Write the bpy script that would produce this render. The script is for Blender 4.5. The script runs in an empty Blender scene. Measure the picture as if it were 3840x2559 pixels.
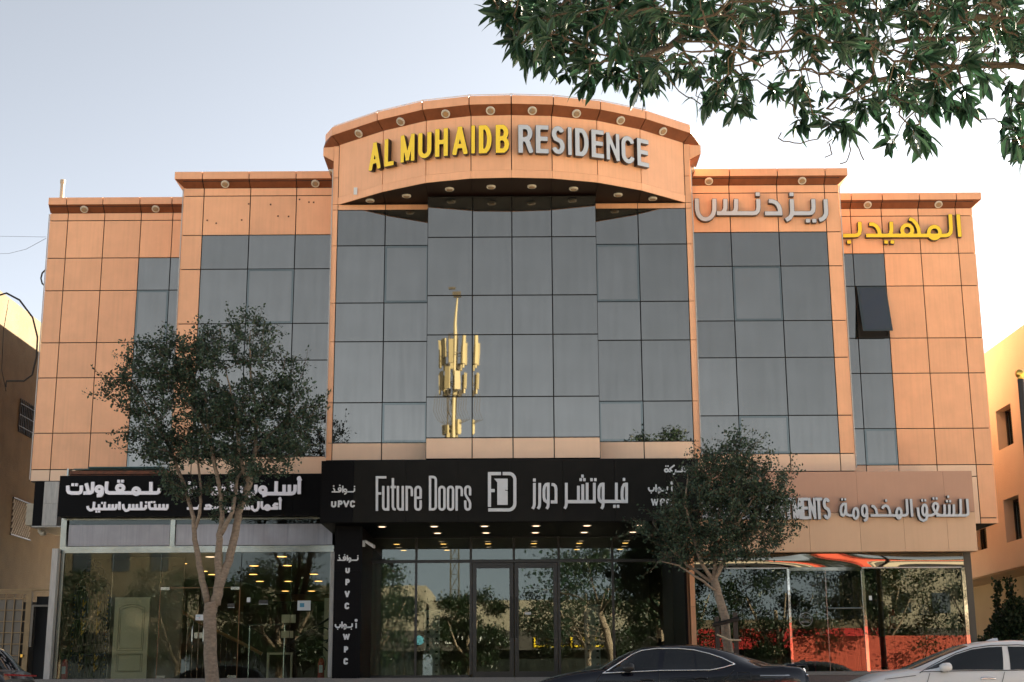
import bpy, math, random
import numpy as np
from mathutils import Vector, Matrix
R = random.Random(7)
NR = np.random.default_rng(11)
rad = math.radians
sc = bpy.context.scene
# ------------------------------------------------------------------ camera, sky, sun
EYE = Vector((0, 0, 0.6)); FPX = 5411.386           # focal length in pixels of a 3840 px wide frame
_p, _r, _y = rad(13.691), rad(-0.297), rad(-0.098)
FW = Vector((math.sin(_y)*math.cos(_p), math.cos(_y)*math.cos(_p), math.sin(_p)))
RT = Vector((math.cos(_y), -math.sin(_y), 0)); UP = RT.cross(FW)
RT2 = RT*math.cos(_r) + UP*math.sin(_r); UP2 = UP*math.cos(_r) - RT*math.sin(_r)
cd = bpy.data.cameras.new('camera'); cam = bpy.data.objects.new('camera', cd); sc.collection.objects.link(cam)
cd.sensor_width = 36; cd.lens = FPX/3840*36; cd.clip_start = .05; cd.clip_end = 3000
cam.matrix_world = Matrix(((RT2.x, UP2.x, -FW.x, EYE.x), (RT2.y, UP2.y, -FW.y, EYE.y), (RT2.z, UP2.z, -FW.z, EYE.z), (0, 0, 0, 1)))
sc.camera = cam
SUN_EL, SUN_AZ = 25, 50                               # degrees; azimuth from +Y towards +X
w = bpy.data.worlds.new('World'); sc.world = w; w.use_nodes = True
nt = w.node_tree; nt.nodes.clear()
sky = nt.nodes.new('ShaderNodeTexSky'); sky.sky_type = 'NISHITA'; sky.sun_disc = False
sky.sun_elevation = rad(SUN_EL); sky.sun_rotation = rad(SUN_AZ); sky.air_density = 0.4; sky.dust_density = 1.6; sky.ozone_density = 1.3; sky.altitude = 600
bg = nt.nodes.new('ShaderNodeBackground'); bg.inputs[1].default_value = 0.05
wo = nt.nodes.new('ShaderNodeOutputWorld'); hsv = nt.nodes.new('ShaderNodeHueSaturation'); hsv.inputs['Saturation'].default_value = .34         # dusty desert air
sky_dim = nt.nodes.new('ShaderNodeMix'); sky_dim.data_type = 'RGBA'; sky_dim.blend_type = 'MULTIPLY'; sky_dim.inputs[0].default_value = 1; sky_dim.inputs[7].default_value = (.80, .815, .79, 1)  # multiply dims the whole sky, with a slight tint
nt.links.new(sky.outputs[0], hsv.inputs['Color']); nt.links.new(hsv.outputs[0], sky_dim.inputs[6]); nt.links.new(sky_dim.outputs[2], bg.inputs[0]); nt.links.new(bg.outputs[0], wo.inputs[0])
sl = bpy.data.lights.new('sun', 'SUN'); sl.energy = 5.0; sl.angle = rad(.5); sl.color = (1, .86, .66)
so = bpy.data.objects.new('sun', sl); sc.collection.objects.link(so)
_sd = Vector((math.sin(rad(SUN_AZ))*math.cos(rad(SUN_EL)), math.cos(rad(SUN_AZ))*math.cos(rad(SUN_EL)), math.sin(rad(SUN_EL))))
so.rotation_euler = _sd.to_track_quat('Z', 'Y').to_euler(); so.location = (30, 60, 40)
sc.view_settings.view_transform = 'Standard'; sc.view_settings.look = 'None'; sc.view_settings.gamma = 1
sc.view_settings.use_curve_mapping = False; sc.view_settings.exposure = 3.12
sc.cycles.max_bounces = 8; sc.cycles.transparent_max_bounces = 16

# ------------------------------------------------------------------ helpers
def at(sx, sy, Y):
    """point at depth Y on the sight line of a pixel of the 3840 px photograph"""
    v = FW + RT2*((sx-1920)/FPX) - UP2*((sy-1279.5)/FPX)
    v = v*(Y/v.y); return Vector((v.x, Y, v.z+EYE.z))
def crop(ox, oy, s): return lambda x, y: (ox+x/s, oy+y/s)
def dd(x, y, Y): return at(x*3840/2353, y*3840/2353, Y)

class MB:
    def __init__(s): s.v = []; s.f = []; s.m = []
    def poly(s, pts, m=0):
        b = len(s.v); s.v += [tuple(p) for p in pts]; s.f.append(tuple(range(b, b+len(pts)))); s.m.append(m)
    def box(s, x0, x1, y0, y1, z0, z1, m=0):
        b = len(s.v)
        s.v += [(x0,y0,z0),(x1,y0,z0),(x1,y1,z0),(x0,y1,z0),(x0,y0,z1),(x1,y0,z1),(x1,y1,z1),(x0,y1,z1)]
        for f in ((0,3,2,1),(4,5,6,7),(0,1,5,4),(1,2,6,5),(2,3,7,6),(3,0,4,7)): s.f.append(tuple(b+i for i in f)); s.m.append(m)
        return s
    def hexa(s, lo, hi, m=0):
        """lo, hi: four points each, same winding"""
        b = len(s.v); s.v += [tuple(p) for p in lo]+[tuple(p) for p in hi]
        for f in ((0,3,2,1),(4,5,6,7),(0,1,5,4),(1,2,6,5),(2,3,7,6),(3,0,4,7)): s.f.append(tuple(b+i for i in f)); s.m.append(m)
        return s
    def tube(s, pts, r, n=6, m=0, cap=True):
        pts = [Vector(p) for p in pts]; rs = r if hasattr(r, '__len__') else [r]*len(pts)
        b0 = len(s.v); prev = None
        for i, p in enumerate(pts):
            t = (pts[min(i+1, len(pts)-1)]-pts[max(i-1, 0)])
            if t.length < 1e-9: t = Vector((0, 0, 1))
            t.normalize()
            if prev is None: a = t.orthogonal().normalized()
            else:
                a = prev - t*prev.dot(t)
                a = a.normalized() if a.length > 1e-6 else t.orthogonal().normalized()
            prev = a; c = t.cross(a)
            for k in range(n):
                an = 2*math.pi*k/n; s.v.append(tuple(p + (a*math.cos(an)+c*math.sin(an))*rs[i]))
        for i in range(len(pts)-1):
            for k in range(n):
                k2 = (k+1) % n; s.f.append((b0+i*n+k, b0+i*n+k2, b0+(i+1)*n+k2, b0+(i+1)*n+k)); s.m.append(m)
        if cap:
            s.f.append(tuple(b0+k for k in range(n))[::-1]); s.m.append(m)
            s.f.append(tuple(b0+(len(pts)-1)*n+k for k in range(n))); s.m.append(m)
        return s
    def lathe(s, c, prof, axis=Vector((0, 0, 1)), n=16, m=0):
        """prof: list of (radius, height) along axis"""
        axis = axis.normalized(); a = axis.orthogonal().normalized(); bb = axis.cross(a); c = Vector(c); b0 = len(s.v)
        for r, h in prof:
            for k in range(n):
                an = 2*math.pi*k/n; s.v.append(tuple(c+axis*h+(a*math.cos(an)+bb*math.sin(an))*r))
        for i in range(len(prof)-1):
            for k in range(n):
                k2 = (k+1) % n; s.f.append((b0+i*n+k, b0+i*n+k2, b0+(i+1)*n+k2, b0+(i+1)*n+k)); s.m.append(m)
        s.f.append(tuple(b0+k for k in range(n))[::-1]); s.m.append(m)
        s.f.append(tuple(b0+(len(prof)-1)*n+k for k in range(n))); s.m.append(m)
        return s
def link(o, parent=None):
    sc.collection.objects.link(o)
    if parent is not None: o.parent = parent
    return o
def wloc(o):
    l = Vector((0, 0, 0))
    while o is not None: l += o.location; o = o.parent
    return l
def part(name, mb, mats, parent=None, smooth=False, loc=None, kind=None, label=None):
    """one mesh object; vertices are given in world metres, stored relative to the parent"""
    base = wloc(parent) if parent is not None else (Vector(loc) if loc is not None else Vector((0, 0, 0)))
    me = bpy.data.meshes.new(name)
    vs = np.array(mb.v, dtype=np.float64) - np.array(base)
    me.from_pydata(vs.tolist(), [], mb.f)
    if not isinstance(mats, (list, tuple)): mats = [mats]
    for m in mats: me.materials.append(m)
    if len(mats) > 1: me.polygons.foreach_set('material_index', mb.m)
    if smooth: me.polygons.foreach_set('use_smooth', [True]*len(me.polygons))
    me.update()
    o = bpy.data.objects.new(name, me); link(o, parent)
    if parent is None: o.location = base
    if kind: o['kind'] = kind
    if label: o['label'] = label
    return o
def tag(o, label, cat, group=None, kind=None):
    o['label'] = label; o['category'] = cat
    if group: o['group'] = group
    if kind: o['kind'] = kind
    return o
def thing(name, label, cat, loc=(0, 0, 0), group=None):
    o = bpy.data.objects.new(name, None); o.empty_display_size = .2; link(o); o.location = loc
    return tag(o, label, cat, group)
def copy_tree(o, parent=None):
    c = o.copy(); sc.collection.objects.link(c); c.parent = parent
    for ch in list(o.children): copy_tree(ch, c)
    return c
_cache = {}
def slab(parent, name, x0, x1, z0, z1, yf, th, mat, gap=.013, tilt=0, label=None):
    """a facade piece whose face is at y = yf; alike pieces share mesh data"""
    W, H = round(x1-x0-2*gap, 3), round(z1-z0-2*gap, 3); k = (W, H, th, mat.name)
    if k not in _cache:
        b = MB(); b.box(-W/2, W/2, 0, th, -H/2, H/2); me = bpy.data.meshes.new(name)
        me.from_pydata(b.v, [], b.f); me.materials.append(mat); _cache[k] = me
    o = bpy.data.objects.new(name, _cache[k]); link(o, parent)
    o.location = Vector(((x0+x1)/2, yf, (z0+z1)/2)) - wloc(parent)
    if tilt: o.rotation_euler = (R.uniform(-tilt, tilt), 0, R.uniform(-tilt, tilt))
    if label: o['label'] = label
    return o

# ------------------------------------------------------------------ materials
def mat(name, col, rough=.5, metal=0., spec=.5, var=0., vscale=3., stretch=(1,1,1), dark=None, bump=0., bscale=60., rnd=0., streak=0., emit=None, coat=0.):
    m = bpy.data.materials.new(name); m.use_nodes = True; t = m.node_tree; L = t.links; N = t.nodes
    b = N['Principled BSDF']; b.inputs['Roughness'].default_value = rough; b.inputs['Metallic'].default_value = metal
    b.inputs['Specular IOR Level'].default_value = spec; b.inputs['Coat Weight'].default_value = coat
    c = (*col, 1); b.inputs['Base Color'].default_value = c
    src = None
    tc = N.new('ShaderNodeTexCoord')
    if var or streak:
        mp = N.new('ShaderNodeMapping'); mp.inputs['Scale'].default_value = stretch; L.new(tc.outputs['Object'], mp.inputs[0])
        oi = N.new('ShaderNodeObjectInfo'); 
        ad = N.new('ShaderNodeVectorMath'); ad.operation = 'ADD'; L.new(mp.outputs[0], ad.inputs[0])
        ml = N.new('ShaderNodeVectorMath'); ml.operation = 'SCALE'; ml.inputs[3].default_value = 37.; 
        L.new(oi.outputs['Random'], ml.inputs[0]); L.new(ml.outputs[0], ad.inputs[1])
        no = N.new('ShaderNodeTexNoise'); no.inputs['Scale'].default_value = vscale; no.inputs['Detail'].default_value = 6; no.inputs['Roughness'].default_value = .62
        L.new(ad.outputs[0], no.inputs['Vector'])
        rp = N.new('ShaderNodeMapRange'); rp.inputs[1].default_value = .3; rp.inputs[2].default_value = .75; L.new(no.outputs[0], rp.inputs[0])
        mx = N.new('ShaderNodeMix'); mx.data_type = 'RGBA'; mx.inputs[6].default_value = c
        d = dark or tuple(x*(1-var) for x in col); mx.inputs[7].default_value = (*d, 1); L.new(rp.outputs[0], mx.inputs[0]); src = mx.outputs[2]
        if streak:
            mp2 = N.new('ShaderNodeMapping'); mp2.inputs['Scale'].default_value = (1, 1, .04); L.new(tc.outputs['Object'], mp2.inputs[0])
            ad2 = N.new('ShaderNodeVectorMath'); ad2.operation = 'ADD'; L.new(mp2.outputs[0], ad2.inputs[0]); L.new(ml.outputs[0], ad2.inputs[1])
            n2 = N.new('ShaderNodeTexNoise'); n2.inputs['Scale'].default_value = 14; n2.inputs['Detail'].default_value = 3; L.new(ad2.outputs[0], n2.inputs['Vector'])
            r2 = N.new('ShaderNodeMapRange'); r2.inputs[1].default_value = .45; r2.inputs[2].default_value = .8; r2.inputs[4].default_value = streak; L.new(n2.outputs[0], r2.inputs[0])
            m2 = N.new('ShaderNodeMix'); m2.data_type = 'RGBA'; L.new(r2.outputs[0], m2.inputs[0]); L.new(src, m2.inputs[6]); m2.inputs[7].default_value = (*[x*.45 for x in col], 1); src = m2.outputs[2]
    if rnd:
        oi = N.new('ShaderNodeObjectInfo'); hs = N.new('ShaderNodeHueSaturation'); 
        r3 = N.new('ShaderNodeMapRange'); r3.inputs[3].default_value = 1-rnd; r3.inputs[4].default_value = 1+rnd; L.new(oi.outputs['Random'], r3.inputs[0]); L.new(r3.outputs[0], hs.inputs['Value'])
        if src is None: hs.inputs['Color'].default_value = c
        else: L.new(src, hs.inputs['Color'])
        src = hs.outputs[0]
    if src is not None: L.new(src, b.inputs['Base Color'])
    if bump:
        nb = N.new('ShaderNodeTexNoise'); nb.inputs['Scale'].default_value = bscale; nb.inputs['Detail'].default_value = 4; L.new(tc.outputs['Object'], nb.inputs['Vector'])
        bp = N.new('ShaderNodeBump'); bp.inputs['Strength'].default_value = bump; bp.inputs['Distance'].default_value = .02; L.new(nb.outputs[0], bp.inputs['Height']); L.new(bp.outputs[0], b.inputs['Normal'])
    if emit: b.inputs['Emission Color'].default_value = (*emit[:3], 1); b.inputs['Emission Strength'].default_value = emit[3]
    return m
def glass_mirror(name, col, dusty=.12, wav=.0):
    """coated facade glass: mirrors the sky, lets nothing through"""
    m = bpy.data.materials.new(name); m.use_nodes = True; t = m.node_tree; L = t.links; N = t.nodes
    N.remove(N['Principled BSDF']); out = N['Material Output']; tc = N.new('ShaderNodeTexCoord')
    g = N.new('ShaderNodeBsdfGlossy'); g.inputs['Roughness'].default_value = .012; d = N.new('ShaderNodeBsdfDiffuse'); d.inputs[0].default_value = (.16, .19, .18, 1)
    mp = N.new('ShaderNodeMapping'); mp.inputs['Scale'].default_value = (1, 1, .06); L.new(tc.outputs['Object'], mp.inputs[0])
    oi = N.new('ShaderNodeObjectInfo'); ml = N.new('ShaderNodeVectorMath'); ml.operation = 'SCALE'; ml.inputs[3].default_value = 31.; L.new(oi.outputs['Random'], ml.inputs[0])
    ad = N.new('ShaderNodeVectorMath'); L.new(mp.outputs[0], ad.inputs[0]); L.new(ml.outputs[0], ad.inputs[1])
    n = N.new('ShaderNodeTexNoise'); n.inputs['Scale'].default_value = 9; n.inputs['Detail'].default_value = 5; L.new(ad.outputs[0], n.inputs['Vector'])
    n3 = N.new('ShaderNodeTexNoise'); n3.inputs['Scale'].default_value = 1.3; n3.inputs['Detail'].default_value = 5; L.new(tc.outputs['Object'], n3.inputs['Vector'])
    av = N.new('ShaderNodeMath'); av.operation = 'MULTIPLY_ADD'; av.inputs[1].default_value = .6; L.new(n.outputs[0], av.inputs[0]); 
    av2 = N.new('ShaderNodeMath'); av2.operation = 'MULTIPLY'; av2.inputs[1].default_value = .5; L.new(n3.outputs[0], av2.inputs[0]); L.new(av2.outputs[0], av.inputs[2])
    r = N.new('ShaderNodeMapRange'); r.inputs[1].default_value = .35; r.inputs[2].default_value = .75; r.inputs[3].default_value = dusty*.5; r.inputs[4].default_value = dusty*1.6; L.new(av.outputs[0], r.inputs[0])
    mx = N.new('ShaderNodeMixShader'); L.new(r.outputs[0], mx.inputs[0]); L.new(g.outputs[0], mx.inputs[1]); L.new(d.outputs[0], mx.inputs[2])
    hs = N.new('ShaderNodeHueSaturation'); hs.inputs['Color'].default_value = (*col, 1); r3 = N.new('ShaderNodeMapRange'); r3.inputs[3].default_value = .93; r3.inputs[4].default_value = 1.07
    L.new(oi.outputs['Random'], r3.inputs[0]); r4 = N.new('ShaderNodeMapRange'); r4.inputs[1].default_value = .4; r4.inputs[2].default_value = .8; r4.inputs[3].default_value = 1.05; r4.inputs[4].default_value = .88; L.new(av.outputs[0], r4.inputs[0])
    m5 = N.new('ShaderNodeMath'); m5.operation = 'MULTIPLY'; L.new(r3.outputs[0], m5.inputs[0]); L.new(r4.outputs[0], m5.inputs[1]); L.new(m5.outputs[0], hs.inputs['Value']); L.new(hs.outputs[0], g.inputs[0])
    if wav:
        nb = N.new('ShaderNodeTexNoise'); nb.inputs['Scale'].default_value = .9; nb.inputs['Detail'].default_value = 1; L.new(tc.outputs['Object'], nb.inputs['Vector'])
        bp = N.new('ShaderNodeBump'); bp.inputs['Strength'].default_value = 1; bp.inputs['Distance'].default_value = wav; L.new(nb.outputs[0], bp.inputs['Height']); L.new(bp.outputs[0], g.inputs['Normal'])
    L.new(mx.outputs[0], out.inputs[0]); return m
def glass_clear(name, tint=(.75, .8, .76), fac=.3, wav=.002, ws=1.6):
    m = bpy.data.materials.new(name); m.use_nodes = True; t = m.node_tree; L = t.links; N = t.nodes
    N.remove(N['Principled BSDF']); out = N['Material Output']; tc = N.new('ShaderNodeTexCoord'); oi = N.new('ShaderNodeObjectInfo')
    g = N.new('ShaderNodeBsdfGlossy'); g.inputs['Roughness'].default_value = .004; g.inputs[0].default_value = (.95, 1, .93, 1)
    tr = N.new('ShaderNodeBsdfTransparent'); tr.inputs[0].default_value = (*tint, 1)
    ml = N.new('ShaderNodeVectorMath'); ml.operation = 'SCALE'; ml.inputs[3].default_value = 31.; L.new(oi.outputs['Random'], ml.inputs[0])
    ad = N.new('ShaderNodeVectorMath'); L.new(tc.outputs['Object'], ad.inputs[0]); L.new(ml.outputs[0], ad.inputs[1])
    nb = N.new('ShaderNodeTexNoise'); nb.inputs['Scale'].default_value = ws; nb.inputs['Detail'].default_value = 1.5; L.new(ad.outputs[0], nb.inputs['Vector'])
    bp = N.new('ShaderNodeBump'); bp.inputs['Strength'].default_value = 1; bp.inputs['Distance'].default_value = wav; L.new(nb.outputs[0], bp.inputs['Height']); L.new(bp.outputs[0], g.inputs['Normal'])
    fr = N.new('ShaderNodeFresnel'); fr.inputs[0].default_value = 1.5
    ma = N.new('ShaderNodeMath'); ma.operation = 'MULTIPLY_ADD'; ma.inputs[1].default_value = .8; ma.inputs[2].default_value = fac; L.new(fr.outputs[0], ma.inputs[0]); ma.use_clamp = True
    mx = N.new('ShaderNodeMixShader'); L.new(ma.outputs[0], mx.inputs[0]); L.new(tr.outputs[0], mx.inputs[1]); L.new(g.outputs[0], mx.inputs[2]); L.new(mx.outputs[0], out.inputs[0])
    return m
def leaf_mat(name, c1, c2, trans=.25, rough=.45, nscale=2.5):
    m = bpy.data.materials.new(name); m.use_nodes = True; t = m.node_tree; L = t.links; N = t.nodes
    b = N['Principled BSDF']; b.inputs['Roughness'].default_value = rough; b.inputs['Specular IOR Level'].default_value = .35
    g = N.new('ShaderNodeNewGeometry'); mx = N.new('ShaderNodeMix'); mx.data_type = 'RGBA'; mx.inputs[6].default_value = (*c1, 1); mx.inputs[7].default_value = (*c2, 1)
    L.new(g.outputs['Random Per Island'], mx.inputs[0]); L.new(mx.outputs[2], b.inputs['Base Color'])
    tl = N.new('ShaderNodeBsdfTranslucent'); L.new(mx.outputs[2], tl.inputs[0]); ms = N.new('ShaderNodeMixShader'); ms.inputs[0].default_value = trans
    L.new(b.outputs[0], ms.inputs[1]); L.new(tl.outputs[0], ms.inputs[2]); L.new(ms.outputs[0], N['Material Output'].inputs[0]); return m

M = {}
M['orange'] = mat('orange_cladding', (.92, .475, .25), .36, var=.13, vscale=1.6, rnd=.05, streak=.16)
M['peach'] = mat('peach_cladding', (.90, .62, .42), .42, var=.08, vscale=1.6, rnd=.03, streak=.06)
M['salmon'] = mat('faded_cladding', (.50, .285, .19), .5, var=.10, vscale=1.2, rnd=.03, streak=.06)
M['tan'] = mat('tan_cladding', (.66, .43, .27), .5, var=.1, vscale=1.2, rnd=.03, streak=.08)
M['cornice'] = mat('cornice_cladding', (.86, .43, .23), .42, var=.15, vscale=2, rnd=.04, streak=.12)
M['soffit'] = mat('soffit_cladding', (.24, .08, .033), .5, spec=.3, var=.3, vscale=3, rnd=.05, streak=.25)  # orange cladding with the shade of the undersides put into its colour
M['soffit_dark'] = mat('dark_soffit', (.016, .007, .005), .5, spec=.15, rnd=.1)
M['dark'] = mat('dark_backing', (.012, .013, .014), .8)
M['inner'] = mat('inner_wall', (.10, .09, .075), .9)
M['glass'] = glass_mirror('facade_glass', (.238, .226, .200), .055, .0006)
M['sash'] = glass_mirror('sash_glass_edge', (.165, .18, .165), .05)
M['open_pane'] = glass_mirror('open_sash_glass', (.16, .17, .19), .12)
M['joint'] = mat('sealant', (.01, .011, .012), .7)
M['black'] = mat('black_board', (.006, .006, .005), .5, spec=.12, var=.5, vscale=1.5, dark=(.013, .012, .010))
M['black2'] = mat('black_board_matt', (.003, .003, .004), .5, spec=.1, var=.3, vscale=2)
M['bsoffit'] = mat('black_gloss_soffit', (.004, .004, .004), .45, spec=.06)
M['frame'] = mat('black_frame', (.012, .012, .012), .3)
M['white_letter'] = mat('white_letter', (.62, .64, .66), .35, var=.12, vscale=5)
M['milk'] = mat('milky_letter', (.85, .83, .88), .5, var=.1, vscale=3, emit=(.8, .78, .85, .01))  # faint glow put into letters that are not lit
M['yellow'] = mat('yellow_letter', (.95, .66, .03), .35)
M['grey'] = mat('grey_letter', (.50, .54, .58), .35)
M['lside'] = mat('letter_side', (.012, .010, .010), .35)
M['mside'] = mat('milky_letter_side', (.42, .40, .42), .5)
M['steel'] = mat('stainless', (.38, .40, .36), .22, 1., var=.3, vscale=2, stretch=(1, 1, .3), bump=.25, bscale=2.)
M['chrome'] = mat('mirror_steel', (.75, .72, .66), .05, 1., bump=.25, bscale=1.2)
M['ring'] = mat('lamp_ring', (.62, .58, .48), .4)
M['lens'] = mat('lamp_lens', (.30, .27, .22), .2, var=.5, vscale=9, dark=(.45, .24, .08))
M['marble'] = mat('marble', (.52, .50, .46), .4, var=.35, vscale=6, stretch=(4, 4, .5))
M['granite'] = mat('granite', (.24, .22, .20), .5, var=.5, vscale=60)
M['granite2'] = mat('brown_granite', (.16, .12, .11), .35, var=.5, vscale=60)
M['shop'] = glass_clear('shop_glass', (.62, .66, .62), .045, .0005, .8)
M['shopL'] = glass_clear('left_shop_glass', (.80, .83, .80), .0, .0003, .7)
M['shopR'] = glass_clear('right_shop_glass', (.55, .57, .52), .04, .0003, .7)
M['film'] = mat('frosted_film', (.40, .40, .44), .12, var=.25, vscale=1.2, streak=.4)
M['lamp_warm'] = mat('lit_lamp', (1, .8, .5), .5, emit=(1., .52, .14, .6))
M['lamp_white'] = mat('lit_white_lamp', (1, .9, .8), .5, emit=(1., .66, .42, .35))
M['ceiling'] = mat('ceiling', (.5, .48, .44), .8)
M['floor'] = mat('shop_floor', (.25, .22, .19), .3)
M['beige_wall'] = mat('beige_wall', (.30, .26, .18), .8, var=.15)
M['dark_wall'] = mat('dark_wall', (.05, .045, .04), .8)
M['wood'] = mat('timber', (.35, .17, .06), .4, var=.4, vscale=4, stretch=(1, 1, .2))
M['cream_door'] = mat('cream_door', (.62, .54, .36), .5)
M['gold'] = mat('gold', (.9, .55, .12), .3, 1.)
M['iron'] = mat('wrought_iron', (.015, .014, .013), .45)
M['red'] = mat('red_paint', (.45, .015, .012), .3)
M['paper'] = mat('paper', (.65, .68, .68), .7)
M['blue'] = mat('blue_print', (.08, .30, .42), .6)
M['stucco'] = mat('brown_stucco', (.145, .105, .055), .95, var=.4, vscale=1.1, bump=1., bscale=30, streak=.12)
M['stucco2'] = mat('beige_stucco', (.64, .55, .42), .95, var=.1, vscale=.8, bump=.7, bscale=30)
M['stucco3'] = mat('tan_stucco', (.42, .31, .17), .95, var=.15, vscale=.8, bump=.7, bscale=30)
M['alu'] = mat('dark_aluminium', (.03, .025, .022), .4, .4)
M['pipe'] = mat('cream_pipe', (.48, .43, .33), .6, var=.3)
M['cable'] = mat('black_cable', (.01, .01, .01), .6)
M['wire'] = mat('tan_wire', (.45, .36, .24), .6)
M['rust'] = mat('rusty_steel', (.20, .06, .025), .7, var=.6, vscale=6, dark=(.05, .025, .015))
M['teal'] = mat('teal_sheet', (.03, .10, .11), .4)
M['gate'] = mat('gate_paint', (.42, .28, .13), .5, var=.3)
M['gateglass'] = mat('dusty_gate_glass', (.20, .17, .13), .35, var=.3)
M['asphalt'] = mat('asphalt', (.085, .08, .072), .9, var=.3, vscale=8, bump=.4, bscale=90)
M['pavers'] = mat('light_pavers', (.50, .45, .37), .85, var=.2, vscale=5)
M['paving'] = mat('paving', (.50, .44, .35), .85, var=.25, vscale=5)
M['earth'] = mat('ground_sand', (.45, .38, .28), .95, var=.2, vscale=.4)
M['kerb'] = mat('kerb_concrete', (.38, .36, .33), .8, var=.2)
M['white_paint'] = mat('white_paint', (.75, .75, .75), .6)
M['bark'] = mat('grey_bark', (.31, .235, .17), .85, var=.55, vscale=9, stretch=(1, 1, 2.5), bump=1., bscale=22)
M['twig'] = mat('dark_twig', (.10, .07, .045), .85, var=.3)
M['leafA'] = leaf_mat('small_leaf', (.026, .058, .042), (.060, .105, .070), .18)
M['leafB'] = leaf_mat('street_leaf', (.012, .030, .020), (.068, .105, .060), .2)
M['leafC'] = leaf_mat('long_leaf', (.009, .033, .019), (.034, .082, .042), .15, .42)
M['vine'] = leaf_mat('vine_leaf', (.016, .03, .014), (.04, .07, .03), .15)

# ------------------------------------------------------------------ ground
def ground():
    b = MB(); b.poly([(-900, -900, -.02), (900, -900, -.02), (900, 900, -.02), (-900, 900, -.02)]); part('ground', b, M['earth'], kind='structure')
    b = MB(); b.poly([(-300, 5, 0), (300, 5, 0), (300, 17, 0), (-300, 17, 0)]); b.poly([(-300, -12, 0), (300, -12, 0), (300, -1, 0), (-300, -1, 0)]); part('road', b, M['asphalt'], kind='structure')
    b = MB()
    for x in range(-120, 120, 8):
        b.box(x, x+3, 11.0, 11.12, .002, .006); b.box(x, x+3, -6.6, -6.48, .002, .006)
    part('road_markings', b, M['white_paint'], kind='structure')
    b = MB(); b.box(-300, 300, -1, 5, -.01, .14); part('median', b, M['paving'], kind='structure')
    b = MB(); b.poly([(-300, 17.004, .004), (300, 17.004, .004), (300, 30, .004), (-300, 30, .004)]); part('parking_strip', b, M['pavers'], kind='structure')  # unseen pale paving added to bounce sunlight onto the front
    b = MB(); b.box(-300, 300, 30.0, 30.15, -.01, .15); b.box(-300, 300, -12.15, -12, -.01, .15); part('kerb', b, M['kerb'], kind='structure')
    b = MB(); b.box(-300, 300, 30.15, 60, -.01, .14); part('pavement', b, M['paving'], kind='structure')
    b = MB(); b.box(-300, 300, -24, -12.15, -.01, .14); part('far_pavement', b, M['paving'], kind='structure')
    st = part('entrance_steps', MB().box(-11.9, -4.3, 35.7, 36.3, .14, .97), M['granite'], kind='structure')
    for k in range(5):
        part('step', MB().box(-4.3, 4.02, 33.95-.3*k, 34.25-.3*k+.012*k, .141+.0*k, .93-.158*k), M['granite'], st)
    part('step', MB().box(4.35, 11.7, 35.9, 36.35, .14, .97), M['granite2'], st)
    part('step', MB().box(4.35, 11.7, 35.88, 36.4, .973, 1.06), M['granite'], st)
    part('step', MB().box(-4.6, 4.35, 34.27, 45, .142, .945), M['granite'], st)
ground()

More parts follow.
